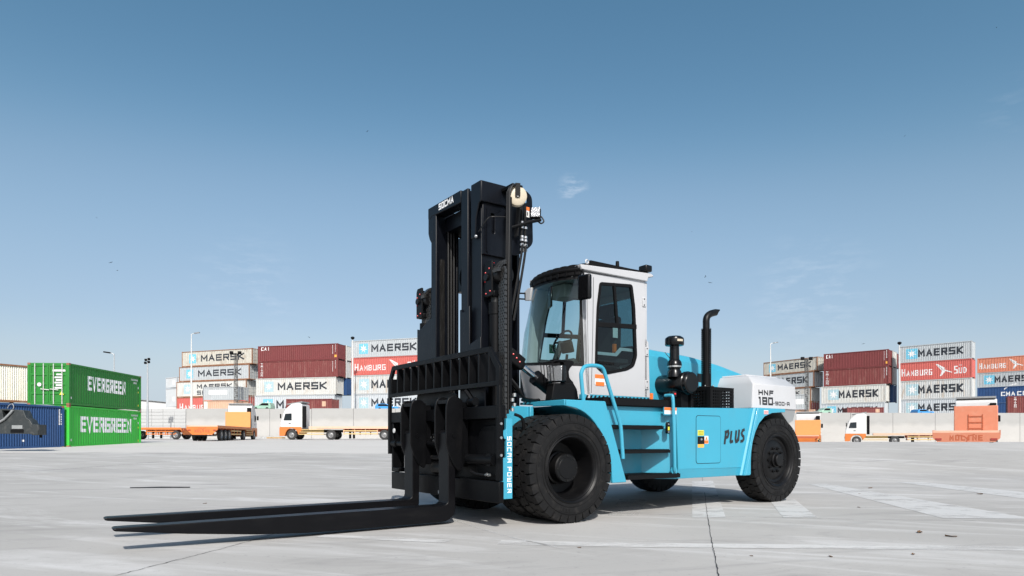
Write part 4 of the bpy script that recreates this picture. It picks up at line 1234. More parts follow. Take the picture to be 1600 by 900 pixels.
# wheels ------------------------------------------------------------
def tyre_mesh(R, w, n, name):
    mb = MB()
    b = R - .035
    prof = [(-.05, .40), (-.012, .435), (-.004, .47), (-.001, .54), (-.006, .585), (-.022, b - .02), (-.04, b), (-w + .04, b), (-w + .022, b - .02), (-w + .006, .585), (-w + .001, .54), (-w + .004, .47), (-w + .012, .435), (-w + .05, .40)]
    sc_ = R / .68
    mb.lathe([(a, r if r > b - .03 else r * sc_) for a, r in prof], (0, 0, 0), (0, 1, 0), 72, closed=True)
    # thin raised rings on the sidewall
    for rr in (.475, .565):
        mb.lathe([(-.004, rr * sc_ - .006), (.004, rr * sc_ - .003), (.004, rr * sc_ + .003), (-.004, rr * sc_ + .006)], (0, 0, 0), (0, 1, 0), 72, closed=True)
    pitch = 2 * pi / n
    def lug(side, ph):
        half = w / 2
        A = [(.010, 0), (.080, -.06), (.105, .24), (.165, .20), (.192, .50)]      # distance in from the shoulder, angle in pitches
        wd = .85
        row1 = [(a, t) for a, t in A]; row2 = [(a, t + wd) for a, t in A]
        pts = []
        for lev in (0, 1):
            for row in (row1, row2):
                for (a, t) in row:
                    rr = (R - (.010 if a < .03 else 0)) if lev else b - .012
                    if lev == 0 and a < .03:
                        aa = .002; rr = R - .10
                    else:
                        aa = min(a, half + .012)
                    y = -aa if side > 0 else -w + aa
                    th = (t + ph) * pitch
                    pts.append((rr * cos(th), y, rr * sin(th)))
        k = len(A); o0 = 0
        fs = []
        for i in range(k - 1):
            fs.append((2 * k + i, 2 * k + i + 1, 3 * k + i + 1, 3 * k + i))     # top
            fs.append((i, i + 1, 2 * k + i + 1, 2 * k + i))
            fs.append((k + i, k + i + 1, 3 * k + i + 1, 3 * k + i))
        fs.append((0, k, 3 * k, 2 * k)); fs.append((k - 1, 2 * k - 1, 4 * k - 1, 3 * k - 1))
        mb.add(pts, fs)
    for i in range(n):
        lug(1, i); lug(-1, i + .5)
    # moulded sidewall marks
    for a0 in (20, 110, 200, 290):
        for k in range(4):
            a = radians(a0 + 5 * k); rr = .525 * sc_
            mb.obox((rr * cos(a), .0005, rr * sin(a)), (-sin(a), 0, cos(a)), (0, 1, 0), (cos(a), 0, sin(a)), .022, .006, .04)
    return mb.mesh(name, M['tyre'], smooth=28)
TW = .40
front_tyre = tyre_mesh(.68, TW, 32, 'tyre')
rear_tyre = tyre_mesh(.695, .38, 30, 'tyre')
fr = MB().lathe([(-.012, .430), (-.004, .436), (0, .428), (-.012, .418), (-.022, .405), (-.016, .392), (-.035, .375), (-.07, .368), (-.26, .345), (-.31, .32), (-.32, .20), (-.32, .001), (-.36, .001), (-.36, .36), (-.30, .43)], (0, 0, 0), (0, 1, 0), 56, caps=False)
front_rim = fr.mesh('wheel', M['rim'])
hb2 = MB().lathe([(-.33, .215), (-.25, .21), (-.24, .188), (-.125, .184), (-.11, .172), (-.11, .135), (-.104, .13), (-.104, .001)], (0, 0, 0), (0, 1, 0), 40, caps=False)
front_hub = hb2.mesh('hub', M['rim'])
rr_ = MB().lathe([(-.012, .440), (-.004, .446), (0, .438), (-.012, .425), (-.022, .405), (-.016, .392), (-.035, .378), (-.075, .368), (-.085, .33), (-.062, .27), (-.062, .13), (-.10, .001), (-.16, .001), (-.16, .43)], (0, 0, 0), (0, 1, 0), 56, caps=False)
rear_rim = rr_.mesh('wheel', M['rim'])
rear_hub = MB().lathe([(-.09, .130), (-.03, .120), (-.02, .105), (.022, .098), (.03, .088), (.03, .001)], (0, 0, 0), (0, 1, 0), 32, caps=False).mesh('hub', M['rim'])
nut = MB().lathe([(-.03, .026), (.012, .026), (.016, .012), (.034, .012), (.034, .001)], (0, 0, 0), (0, 1, 0), 6).mesh('lug_nut', M['rim'], smooth=0)
bolt = MB().lathe([(-.01, .011), (.006, .011), (.006, .001)], (0, 0, 0), (0, 1, 0), 6).mesh('hub_bolt', M['grease'], smooth=0)
def inst(name, me, parent, loc=(0, 0, 0), rot=(0, 0, 0)):
    o = bpy.data.objects.new(name, me); COL.objects.link(o); o.parent = parent; o.location = loc; o.rotation_euler = rot
    return o
def wheel(x, y, z, rim, tyre, hub, flip, nuts, bolts):
    w = inst('wheel', rim, FL, (x, y, z), (0, 0, pi if flip else 0))
    inst('tyre', tyre, w, (0, 0, 0), (0, random.uniform(0, 1), 0))
    inst('hub', hub, w)
    for k in range(nuts):
        a = 2 * pi * k / nuts
        inst('lug_nut', nut, w, (.195 * cos(a), -.05, .195 * sin(a)))
    for k in range(bolts):
        a = 2 * pi * k / bolts
        inst('hub_bolt', bolt, w, (.155 * cos(a), -.108, .155 * sin(a)))
    return w
FW = MB().lathe([(-.30, .43), (-.30, .20), (-.04, .36), (-.012, .43)], (0, 0, 0), (0, 1, 0), 40, closed=True).mesh('wheel', M['rim'])
wheel(0, 0, .68, front_rim, front_tyre, front_hub, False, 0, 8)
wheel(0, -.45, .68, FW, front_tyre, rear_hub, False, 0, 0)
wheel(0, mir(0), .68, front_rim, front_tyre, front_hub, True, 0, 8)
wheel(0, mir(-.45), .68, FW, front_tyre, rear_hub, True, 0, 0)
RX = -4.553
wheel(RX, -.09, .695, rear_rim, rear_tyre, rear_hub, False, 10, 0)
wheel(RX, mir(-.09) - .24, .695, rear_rim, rear_tyre, rear_hub, True, 10, 0)

# chassis ------------------------------------------------------------
ch = MB()
ch.box(-4.0, .35, mir(-.95), -.95, .50, 1.44)
ch.box(-5.2, -3.95, mir(-.55), -.55, .60, 1.48)
ch.box(-.25, .25, mir(-.86), -.86, .45, .95)
ch.build('chassis', 'matte', FL)
MB().box(RX - .18, RX + .18, mir(-.48), -.48, .5, .85).build('rear_axle', 'matte', FL)

# side panel with its folds
PV = -.12
pan = MB()
pan.prism([(-2.065, 1.492), (-2.105, .605), (-3.635, .590), (-3.90, 1.530)], 'y', PV, PV - .05,)
sp = pan.build('side_panel', 'cyan', FL, bevel=.006)
MB().prism([(PV - .002, .606), (PV - .035, .468), (PV - .10, .468), (PV - .08, .606)], 'x', -2.106, -3.60).build('sill', 'cyan', FL, bevel=.004)
# flared rear wing with arch
arch = [(-4.60, 1.478), (-4.32, 1.460), (-4.12, 1.400), (-3.97, 1.290), (-3.87, 1.15), (-3.80, 1.0), (-3.765, .85), (-3.75, .70), (-3.75, .49)]
MB().prism([(-3.925, 1.536)] + [(-4.70, 1.538), (-4.70, 1.48)] + arch + [(-3.73, .470), (-3.57, .470)], 'y', -.055, -.40).build('rear_wing', 'cyan', FL, bevel=.008)
MB().add([(-3.90, PV + .003, 1.532), (-3.955, -.052, 1.532), (-3.615, -.052, .475), (-3.545, PV + .003, .475), (-3.90, PV - .04, 1.532), (-3.545, PV - .04, .475)],
         ((0, 1, 2, 3), (0, 4, 5, 3), (0, 4, 1), (3, 2, 5), (1, 4, 5, 2))).build('wing_fold', 'cyan', FL)
# the mirror side of the body, plain
MB().prism([(.1, 1.5), (-2.0, 1.495), (-3.90, 1.53), (-4.7, 1.53), (-4.16, 1.395), (-3.80, .7), (-3.75, .48), (-.95, .48), (-.70, .8), (-.4, 1.25), (.1, 1.43)], 'y', mir(-.02), mir(-.10)).build('side_panel', 'cyan', FL)
# deck plates
MB().box(-3.9, -2.06, mir(-.13), -.135, 1.45, 1.488).build('deck_plate', 'cyan', FL)
# access door (a panel a few millimetres proud, with its dark joint behind it)
dpts = roundrect(-3.066, -2.500, .682, 1.384, .045)
djoint = roundrect(-3.074, -2.492, .674, 1.392, .05)
ad = MB().prism(dpts, 'y', PV, PV + .004).build('access_door', 'cyan', FL)
MB().prism(djoint, 'y', PV - .002, PV + .0015, holes=[dpts]).build('door_joint', 'rubber', FL)
def decal(name, u0, u1, z0, z1, m, y=PV + .0055, parent=FL):
    return MB().box(u0, u1, y - .0015, y, z0, z1).build(name, m, parent, smooth=0)
decal('warning_label', -2.672, -2.530, 1.092, 1.172, 'yellow_decal', parent=ad)
decal('warning_label', -2.672, -2.532, .915, .966, 'amber_decal', parent=ad)
decal('warning_label', -2.775, -2.682, .970, 1.088, 'mark_w', parent=ad)
decal('warning_label', -2.772, -2.685, .974, 1.022, 'orange_decal', y=PV + .0065, parent=ad)
MB().prism([(-2.757, 1.030), (-2.702, 1.030), (-2.730, 1.082)], 'y', PV + .005, PV + .0068).build('warning_label', 'orange_decal', ad)
MB().box(-2.680, -2.524, PV, PV + .012, .967, 1.080).build('latch', 'plastic', ad, bevel=.006)
MB().sphere((-2.60, PV + .014, 1.035), .018, 8, 5).build('key_lock', 'steel', ad)
for k in range(3):
    decal('label_line', -2.66, -2.545, 1.108 + .02 * k, 1.113 + .02 * k, 'letter_k', y=PV + .0068, parent=ad)
decal('wing_label', -4.215, -4.095, 1.438, 1.503, 'mark_w', y=-.0535)
for k in range(3):
    decal('wing_label', -4.212, -4.098, 1.440 + .02 * k, 1.450 + .02 * k, 'red', y=-.0525)
# brush lettering PLUS
def brush():
    S = {'P': [[(0, 0), (.28, .95)], [(.05, .93), (.72, 1.0), (.80, .80), (.62, .55), (.18, .48)]],
         'L': [[(.32, .98), (.08, .08)], [(.04, .10), (.62, .16)]],
         'U': [[(.22, .98), (.06, .30), (.16, .08), (.42, .10), (.66, .45)], [(.82, 1.02), (.62, .10)]],
         'S': [[(.88, .98), (.45, .92), (.25, .70), (.40, .52), (.66, .42), (.68, .22), (.45, .08), (0, .06)]]}
    out = []; x = 0
    for ch_ in 'PLUS':
        for li, st in enumerate(S[ch_]):
            p = [(x + a * .130, b * .195) for a, b in st]
            for q in ribbon(p, .044): out.append((q, li))
        x += .140
    return out
q = brush()
text_mb(q, lambda a, b, l: (-3.165 - a * .95, PV + .004 + l, .962 + b + .07 * a)).build('lettering', 'letter_k', FL, smooth=0)

# steps --------------------------------------------------------------
MB().box(-2.06, -.55, -.48, -.45, .47, 1.46).build('recess_back', 'cyan', FL)
MB().prism([(-2.060, PV - .001), (-2.030, PV - .001), (-1.695, -.450), (-1.73, -.455)], 'z', .47, 1.487).build('recess_cheek', 'cyan', FL)
MB().box(-2.03, -.60, -.26, -.22, 1.225, 1.485).build('step_apron', 'cyan', FL)
def grating(z0, z1, u0, u1, v0, v1, name='step'):
    mb = MB()
    mb.box(u0, u1, v1 - .014, v1, z0, z1 - .004)
    mb.box(u0, u1, v0, v0 + .012, z0, z1 - .004)
    mb.box(u0, u0 + .012, v0 + .012, v1 - .014, z0, z1 - .004); mb.box(u1 - .012, u1, v0 + .012, v1 - .014, z0, z1 - .004)
    mb.box(u0 + .012, u1 - .012, v0 + .012, v1 - .014, z0, z0 + .012)
    n = int((u1 - u0) / .034)
    for k in range(1, n):
        u = u0 + (u1 - u0) * k / n
        mb.box(u - .010, u + .010, v0 + .012, v1 - .002, z1 - .014, z1 + .006)
    return mb.build(name, 'matte', FL)
grating(1.178, 1.226, -1.80, -.70, -.44, PV - .004)
grating(.846, .892, -1.94, -.80, -.44, PV - .004)
grating(.492, .552, -2.112, -1.05, -.50, PV + .03)
grating(1.50, 1.592, -2.02, -.66, -.74, -.15, 'platform')
MB().box(-2.0, -.66, -.72, -.17, 1.486, 1.502).build('platform_tray', 'matte', FL)
# door-mounted handle plate and step light on the cheek's edge
hp = MB().prism(roundrect(-1.905, -1.838, 1.115, 1.285, .03), 'y', PV - .01, PV + .022).build('step_light', 'plastic', FL, bevel=.004)
MB().box(-1.888, -1.855, PV + .022, PV + .026, 1.165, 1.215).build('lens', 'yellow_decal', hp)
for z in (1.14, 1.25): MB().sphere((-1.872, PV + .022, z), .013, 8, 5).build('screw', 'steel', hp)
decal('warning_label', -2.058, -1.800, 1.395, 1.490, 'mark_w', y=-.112)
decal('warning_label', -2.058, -1.800, 1.450, 1.490, 'orange_decal', y=-.110)
MB().box(-2.062, -1.80, -.135, -.1135, 1.38, 1.492).build('label_plate', 'cyan', FL)

# front wing ---------------------------------------------------------
warch = [(-.700, .470), (-.690, .62), (-.674, .761), (-.632, .89), (-.572, 1.01), (-.490, 1.14), (-.393, 1.250), (-.315, 1.318), (-.229, 1.372), (-.150, 1.407), (-.069, 1.430), (.02, 1.445), (.118, 1.458)]
MB().prism([(.118, 1.531), (-.572, 1.531), (-.955, .478), (-.94, .470)] + warch, 'y', -.020, -.060).build('front_wing', 'cyan', FL, bevel=.008)
# shell of the arch
sh = MB()
for (a, b) in zip(warch, warch[1:]):
    sh.quad((a[0], -.058, a[1]), (b[0], -.058, b[1]), (b[0], -.94, b[1]), (a[0], -.94, a[1]))
sh.build('arch_shell', 'cyan', FL)
MB().box(-.56, .118, -.94, -.058, 1.50, 1.529).build('wing_top', 'cyan', FL)
MB().prism([(-.02, 1.531), (-.58, 1.531), (-.66, 1.505), (-.66, 1.468), (-.02, 1.458)], 'x', .085, .119).build('wing_front', 'cyan', FL, bevel=.006)
MB().prism([(-.955, .48), (-.572, 1.531), (-.60, 1.531), (-.985, .48)], 'y', -.07, -.60).build('wing_rear_wall', 'cyan', FL)
# frame pieces between wing and mast
MB().prism([(.42, .95), (.62, 1.16), (.62, 1.40), (.50, 1.47), (.10, 1.47), (.10, .95)], 'y', -.70, -.78).build('mast_bracket', 'cyan', FL, bevel=.01)
MB().prism([(.42, .95), (.62, 1.16), (.62, 1.40), (.50, 1.47), (.10, 1.47), (.10, .95)], 'y', mir(-.70), mir(-.78)).build('mast_bracket', 'cyan', FL, bevel=.01)
MB().box(.10, .16, mir(-.6), -.66, 1.15, 1.47).build('front_cross_plate', 'cyan', FL, bevel=.01)

# hand rails ---------------------------------------------------------
MB().tube(smoothpath([(-.269, -.10, 1.50), (-.228, -.10, 1.82), (-.236, -.10, 1.90), (-.285, -.10, 1.962), (-.40, -.10, 1.988), (-.54, -.10, 1.985), (-.605, -.10, 1.955), (-.645, -.10, 1.88), (-.76, -.10, 1.61), (-.880, -.095, 1.32), (-.918, -.09, 1.19), (-.932, -.08, .95), (-.940, -.07, .78)], 5), .026, 10).build('hand_rail', 'cyan', FL)
hr = MB().tube(smoothpath([(-1.915, -.20, 1.66), (-1.920, -.10, 1.66), (-1.922, -.065, 1.62), (-1.935, -.06, 1.30), (-1.955, -.06, .72), (-1.962, -.07, .61), (-1.985, -.10, .575)], 5), .024, 10).build('hand_rail', 'cyan', FL)
MB().cyl((-1.99, -.112, .590), (-1.99, -.094, .590), .062, seg=18).build('rail_flange', 'cyan', hr)
MB().cyl((-1.99, -.094, .590), (-1.99, -.085, .590), .018, seg=6).build('bolt', 'steel', hr)

# head lamp stand ------------------------------------------------------
st = MB()
st.prism([(.07, 1.531), (.03, 1.76), (-.30, 1.775), (-.36, 1.70), (-.40, 1.531)], 'y', -.33, -.47)
st.build('lamp_stand', 'matte', FL, bevel=.012)
MB().prism(roundpoly([(-.20, 1.76), (-.20, 2.045), (-.02, 2.05), (-.02, 2.075), (-.36, 2.075), (-.36, 2.02), (-.30, 1.98), (-.265, 1.90), (-.30, 1.83), (-.36, 1.79), (-.36, 1.74)], .03), 'y', -.40, -.48).build('lamp_bracket', 'matte', FL)
lb = MB().obox((-.075, -.40, 1.885), (1, .35, 0), (-.35, 1, 0), (0, 0, 1), .10, .24, .22).build('work_lamp', 'plastic', FL, bevel=.02)
MB().obox((-.020, -.380, 1.885), (1, .35, 0), (-.35, 1, 0), (0, 0, 1), .012, .215, .195).build('lens', 'lamp_glass', lb, bevel=.01)
gd = MB()
for k in range(5):
    y = -.53 + .06 * k
    gd.tube([(.06 + .0 * k, y, 1.77), (.09, y, 2.02), (.0, y, 2.045), (-.15, y, 2.045)], .006, 5)
gd.tube([(.06, -.53, 1.78), (.06, -.29, 1.78)], .006, 5); gd.tube([(.09, -.53, 2.02), (.09, -.29, 2.02)], .006, 5); gd.tube([(-.15, -.53, 2.045), (-.15, -.29, 2.045)], .006, 5)
gd.build('lamp_guard', 'matte', lb)

# tilt cylinders -----------------------------------------------------------
for y, nm in ((-.62, 1), (mir(-.62), 2)):
    A, B = Vector((.46, y, 2.06)), Vector((-.42, y, 1.53))
    dd = (B - A).normalized()
    tc_ = MB().cyl(A + dd * .42, B, .088, seg=20)
    tc_.cyl(A + dd * .40, A + dd * .48, .098, seg=20)
    tc = tc_.build('tilt_cylinder', 'black', FL)
    MB().cyl(A + dd * .08, A + dd * .43, .042, seg=16).build('rod', 'chrome', tc)
    cl = MB().obox(A, dd, (0, 1, 0), dd.cross(Vector((0, 1, 0))), .26, .16, .17)
    cl.cyl(A + dd * .10, A + dd * .17, .065, seg=14)
    cl.build('clevis', 'matte', tc, bevel=.02)
    for k in range(3):
        MB().sphere(A + Vector((.06 - .05 * k, .085, .05 - .045 * k)), .012, 6, 4).build('pin_cap', 'red', tc)

# cab ----------------------------------------------------------------------
DV = -.72
Zt = lambda *p: p
side_out = [(-.785, 3.335), (-.81, 3.37), (-2.02, 3.415), (-2.055, 3.38), (-2.075, 2.55), (-2.135, 2.50), (-2.165, 1.672), (-.895, 1.672), (-.850, 2.06), (-.815, 2.8)]
win = roundpoly([(-1.124, 3.280), (-1.789, 3.334), (-1.847, 3.003), (-1.888, 2.273), (-1.823, 2.116), (-1.681, 2.050), (-1.217, 1.959), (-1.105, 2.021), (-1.035, 2.075), (-1.044, 2.430), (-1.068, 2.913)], .05)
def inset(poly, d):
    c = Vector((sum(p[0] for p in poly) / len(poly), sum(p[1] for p in poly) / len(poly)))
    out = []
    n = len(poly)
    for i in range(n):
        p, a, b = Vector(poly[i]), Vector(poly[i - 1]), Vector(poly[(i + 1) % n])
        t = (b - a).normalized(); nn = Vector((-t.y, t.x))
        if nn.dot(c - p) < 0: nn = -nn
        out.append(tuple(p + nn * d))
    return out
def lean(mb):
    mb.v = [(x, y + (.27 * max(0, z - 2.06) / 1.3 if y < -1.6 else 0), z) for x, y, z in mb.v]
    return mb
cab = MB()
cab.prism(side_out, 'y', DV, DV - .05, holes=[win])
cab.prism(side_out, 'y', mir(DV), mir(DV) + .05, holes=[win])
cb = lean(cab).build('cab', 'white', FL)
for y, s in ((DV, 1), (mir(DV), -1)):
    a, b = y + s * .006, y - s * .03
    fr_ = MB().prism(win, 'y', a, b, holes=[inset(win, .045)])
    u1, z1 = (-1.421, 3.326); u2, z2 = (-1.485, 2.701)
    fr_.prism([(u1 + .022, z1 - .02), (u1 - .022, z1 - .02), (u2 - .022, z2), (u2 + .022, z2)], 'y', a - s * .002, b + s * .002)
    l1, l2 = (-1.062, 2.676), (-1.877, 2.716)
    fr_.prism([(l1[0], l1[1] + .03), (l2[0], l2[1] + .03), (l2[0], l2[1] - .035), (l1[0], l1[1] - .035)], 'y', a - s * .001, b + s * .001)
    fo = lean(fr_).build('window_frame', 'matte', cb)
    ins = inset(win, .03)
    gl = MB(); gl.add([(p[0], y - s * .012, p[1]) for p in ins], (tuple(range(len(ins))),))
    lean(gl).build('window_pane', 'glass_dark' if s > 0 else 'glass', cb, smooth=0)
# door joint, hinges, lower sill
u0, z0 = (-1.019, 3.342); u9, z9 = (-0.974, 1.674)
jn = MB()
jp = [(-1.015, 3.33), (-1.0, 2.54), (-.972, 1.69)]
for a, b in zip(jp, jp[1:]):
    jn.add([(a[0], DV + .0015, a[1]), (b[0], DV + .0015, b[1]), (b[0] + .009, DV + .0015, b[1]), (a[0] + .009, DV + .0015, a[1])], ((0, 1, 2, 3),))
for a, b in zip([(-.885, 3.33), (-.905, 2.5), (-.93, 1.72)], [(-.905, 2.5), (-.93, 1.72)]):
    jn.add([(a[0], DV + .0015, a[1]), (b[0], DV + .0015, b[1]), (b[0] + .006, DV + .0015, b[1]), (a[0] + .006, DV + .0015, a[1])], ((0, 1, 2, 3),))
jn.build('door_joint', 'rubber', FL, smooth=0)
for z in (3.10, 2.36, 1.86):
    hg_ = MB().box(-2.07 - (.06 if z < 2.5 else 0), -2.0 - (.06 if z < 2.5 else 0), DV, DV + .014, z - .07, z + .07)
    hg_.build('hinge', 'white', FL, bevel=.006)
    for zz in (-.045, .045):
        MB().sphere((-2.03 - (.06 if z < 2.5 else 0), DV + .016, z + zz), .010, 6, 4).build('hinge_bolt', 'matte', FL)
MB().box(-1.40, -1.10, DV + .0005, DV + .012, 2.115, 2.15).build('door_grip', 'matte', FL)
decal('warning_label', -1.255, -1.035, 1.815, 1.955, 'mark_w', y=DV + .004)
decal('warning_label', -1.255, -1.035, 1.905, 1.960, 'orange_decal', y=DV + .006)
decal('warning_label', -1.215, -1.05, 1.800, 1.855, 'orange_decal', y=DV + .0065)
# corner posts in front of the door, swept with the windscreen
yl, yr = DV, mir(DV)
def front_u(t, z):
    """The front of the cab at t = 0 (door side) .. 1 and height z."""
    bul = (1 - (2 * t - 1) ** 4) * .25 + (1 - (2 * t - 1) ** 2) * .75
    base = interp([(1.62, -.885), (2.06, -.842), (2.8, -.808), (3.33, -.778)], z)
    return base + bul * interp([(1.6, .36), (2.1, .44), (2.6, .40), (3.33, .17)], z)
def front_v(t, z):
    inn = interp([(1.6, .0), (2.1, .0), (3.35, .0)], z)
    return yl + (yr + interp([(2.06, 0), (3.36, .27)], z) - yl) * t
def sheet_front(z0, z1, t0=0, t1=1, nt=20, nz=10, off=0.0, ztop=None, zbot=None):
    mb = MB()
    for j in range(nz + 1):
        for i in range(nt + 1):
            t = t0 + (t1 - t0) * i / nt
            a = zbot(t) if zbot else z0; b = ztop(t) if ztop else z1
            z = a + (b - a) * j / nz
            mb.v.append((front_u(t, z) + off, front_v(t, z), z))
    for j in range(nz):
        for i in range(nt):
            k = j * (nt + 1) + i
            mb.f.append((k, k + 1, k + nt + 2, k + nt + 1))
    return mb
gtop = lambda t: 3.33 - .0 * t
gbot = lambda t: 2.06 + .10 * t
ws = sheet_front(0, 0, 0.0, 1.0, ztop=gtop, zbot=gbot).build('windscreen', 'glass', FL)
MBw = sheet_front(0, 0, 0, 1, off=.004, ztop=lambda t: gbot(t) + .035, zbot=gbot, nz=1); MBw.build('screen_seal', 'rubber', FL)
sheet_front(0, 0, 0, 1, off=.004, ztop=gtop, zbot=lambda t: gtop(t) - .05, nz=1).build('screen_seal', 'rubber', FL)
sheet_front(0, 0, 0, .018, off=.004, ztop=gtop, zbot=gbot, nt=2).build('screen_seal', 'rubber', FL)
# white nose below the glass
ns = sheet_front(1.60, 0, 0, 1, ztop=lambda t: gbot(t) - .002, off=.0).build('cab_nose', 'white', FL)
# corner posts
for t, y, s in ((0.0, yl, 1), (1.0, yr, -1)):
    po = MB()
    zs = [1.62, 1.8, 2.06, 2.5, 3.0, 3.33]
    for z in zs:
        f = front_u(t, z) + .001; fy = front_v(t, z)
        po.v += [(f, fy, z), (f - .06, fy, z), (f - .005, fy - s * .06, z), (f - .065, fy - s * .06, z)]
    for i in range(len(zs) - 1):
        a, b = 4 * i, 4 * i + 4
        po.f += [(a, a + 1, b + 1, b), (a + 2, a + 3, b + 3, b + 2), (a, a + 2, b + 2, b), (a + 1, a + 3, b + 3, b + 1)]
    po.build('corner_post', 'white', FL)
MB().box(-2.13, -.60, yr + .08, yl - .08, 1.672, 1.72).build('cab_floor', 'inner', FL)
MB().box(-2.16, -.80, yr + .001, yl - .001, 1.595, 1.670).build('cab_base', 'cyan', FL)
for k in range(17):
    u = -.86 - .077 * k
    MB().prism([(u, 1.612), (u - .035, 1.612), (u - .058, 1.66), (u - .023, 1.66)], 'y', yl - .001, yl + .002).build('vent_slot', 'rubber', FL)
# rear wall with window
lean(MB().prism([(yl, 1.67), (yr, 1.67), (yr, 3.38), (yl, 3.38)], 'x', -2.10, -2.06, holes=[[(yl - .14, 2.2), (yr + .14, 2.2), (yr + .14, 3.22), (yl - .14, 3.22)]])).build('rear_wall', 'white', FL)
lean(MB().box(-2.09, -2.08, yr + .13, yl - .13, 2.19, 3.23)).build('rear_pane', 'glass_dark', FL)
# roof
rf = MB()
yt = yr + .27
rf.prism([(-.80, yl - .05), (-.80, yt + .05), (-2.17, yt + .05), (-2.17, yl - .05)], 'z', 3.345, 3.43)
rf.build('roof', 'white', FL, bevel=.02)
vis = [(front_u(k / 16, 3.33) + .03, front_v(k / 16, 3.33)) for k in range(17)]
MB().prism(vis + [(-.86, yt + .02), (-.86, yl - .02)], 'z', 3.325, 3.40).build('roof_visor', 'matte', FL, bevel=.012)
MB().prism([(-.76, 3.40), (-.74, 3.47), (-2.15, 3.545), (-2.21, 3.525), (-2.21, 3.50), (-2.10, 3.475), (-2.08, 3.41)], 'y', yl + .035, yl - .10).build('roof_gutter', 'white', FL, bevel=.012)
MB().prism([(-.76, 3.40), (-.74, 3.47), (-2.15, 3.545), (-2.21, 3.525), (-2.21, 3.50), (-2.10, 3.475), (-2.08, 3.41)], 'y', yt - .035, yt + .10).build('roof_gutter', 'white', FL, bevel=.012)
MB().box(-2.0, -.7, yt + .1, yl - .1, 3.315, 3.337).build('head_liner', 'liner', FL)
# overhead guard bars running fore and aft over the roof and down over the screen
for k in range(9):
    t = .05 + .9 * k / 8
    y = yl + (yt - yl) * t
    fu = front_u(t, 3.33)
    p = [(fu + .035, y, 3.345), (fu + .01, y, 3.42), (fu - .09, y, 3.475), (-1.10, y, 3.515), (-1.55, y, 3.54), (-2.0, y, 3.55)]
    P = smoothpath(p, 4)
    g = MB()
    for i, q_ in enumerate(P):
        g.v += [(q_.x, y - .022, q_.z - .03), (q_.x, y + .022, q_.z - .03), (q_.x, y + .022, q_.z + .03), (q_.x, y - .022, q_.z + .03)]
    for i in range(len(P) - 1):
        a, b = 4 * i, 4 * i + 4
        g.f += [(a + j, a + (j + 1) % 4, b + (j + 1) % 4, b + j) for j in range(4)]
    g.f += [(0, 1, 2, 3), tuple(reversed(range(len(g.v) - 4, len(g.v))))]
    g.build('guard_bar', 'matte', FL)
MB().tube(smoothpath([(front_u(k / 8, 3.33) + .02, front_v(k / 8, 3.33), 3.405) for k in range(9)], 6), .028, 8).build('guard_rail', 'matte', FL)
MB().box(-1.98, -1.05, yl - .16, yl - .10, 3.50, 3.60).build('guard_rail', 'matte', FL)
# roof fittings
MB().lathe([(0, .026), (.012, .038), (.024, .026), (.012, .016)], (-.86, yl + .02, 3.52), (0, 1, 0), 14, closed=True).build('lifting_eye', 'white', FL)
rl = MB().obox((-2.09, yl - .02, 3.61), (1, 0, 0), (0, 1, 0), (0, 0, 1), .14, .16, .10).build('rear_lamp', 'plastic', FL, bevel=.02)
MB().box(-2.11, -2.07, yl - .05, yl + .01, 3.53, 3.57).build('lamp_foot', 'matte', rl)
MB().cyl((-1.62, yl - .14, 3.56), (-1.62, yl - .14, 3.68), .032, .026, 12).build('beacon', 'matte', FL)
# door mirror and the far mirror's bracket
mm = MB().prism(roundpoly([(-.515, 3.245), (-.515, 2.98), (-.66, 2.94), (-.68, 3.24)], .03), 'y', -.36, -.42)
mm = MB().obox((-.70, -.56, 3.12), (1, .25, 0), (-.25, 1, 0), (0, 0, 1), .075, .205, .345).build('mirror', 'plastic', FL, bevel=.03, seg=3)
MB().tube([(-.70, -.58, 3.27), (-.74, -.64, 3.38), (-.80, -.71, 3.40)], .014, 6).build('mirror_arm', 'matte', mm)
fb = [(-.60, y, z) for y, z in ((-2.089, 3.297), (-1.776, 3.237), (-1.776, 3.150), (-2.089, 3.213))]
fm_ = MB().tube(fb + [fb[0]], .013, 6).build('mirror_bracket', 'matte', FL)
bq = [(-1.819, 3.261), (-1.723, 3.307), (-1.628, 3.303), (-1.675, 3.111), (-1.803, 3.132)]
MB().prism(bq, 'x', -.64, -.60).build('bracket_plate', 'white', FL, bevel=.01)
# wiper
MB().tube(smoothpath([(-.42, VC - .40, 2.02), (-.36, VC - .52, 2.25), (-.44, VC - .58, 2.95)], 4), .010, 6).build('wiper', 'rubber', FL)
MB().tube([(-.44, yr + .05, 2.02), (-.46, yr - .02, 2.45), (-.52, yr + .01, 2.85)], .014, 6).build('wiper', 'rubber', FL)
MB().tube(smoothpath([(-.40, yr - .05, 2.02), (-.34, yr - .12, 2.35), (-.42, yr - .06, 2.48)], 4), .012, 6).build('hose', 'rubber', FL)
MB().tube(smoothpath([(-.38, -1.75, 1.98), (-.33, -1.77, 1.82), (-.33, -1.72, 1.72), (-.36, -1.66, 1.74), (-.37, -1.66, 1.80)], 5), .010, 6).build('hook_wire', 'rubber', FL)
MB().sphere((-.36, -1.80, 1.86), .055, 10, 6, 1.2).build('side_lamp', 'plastic', FL)
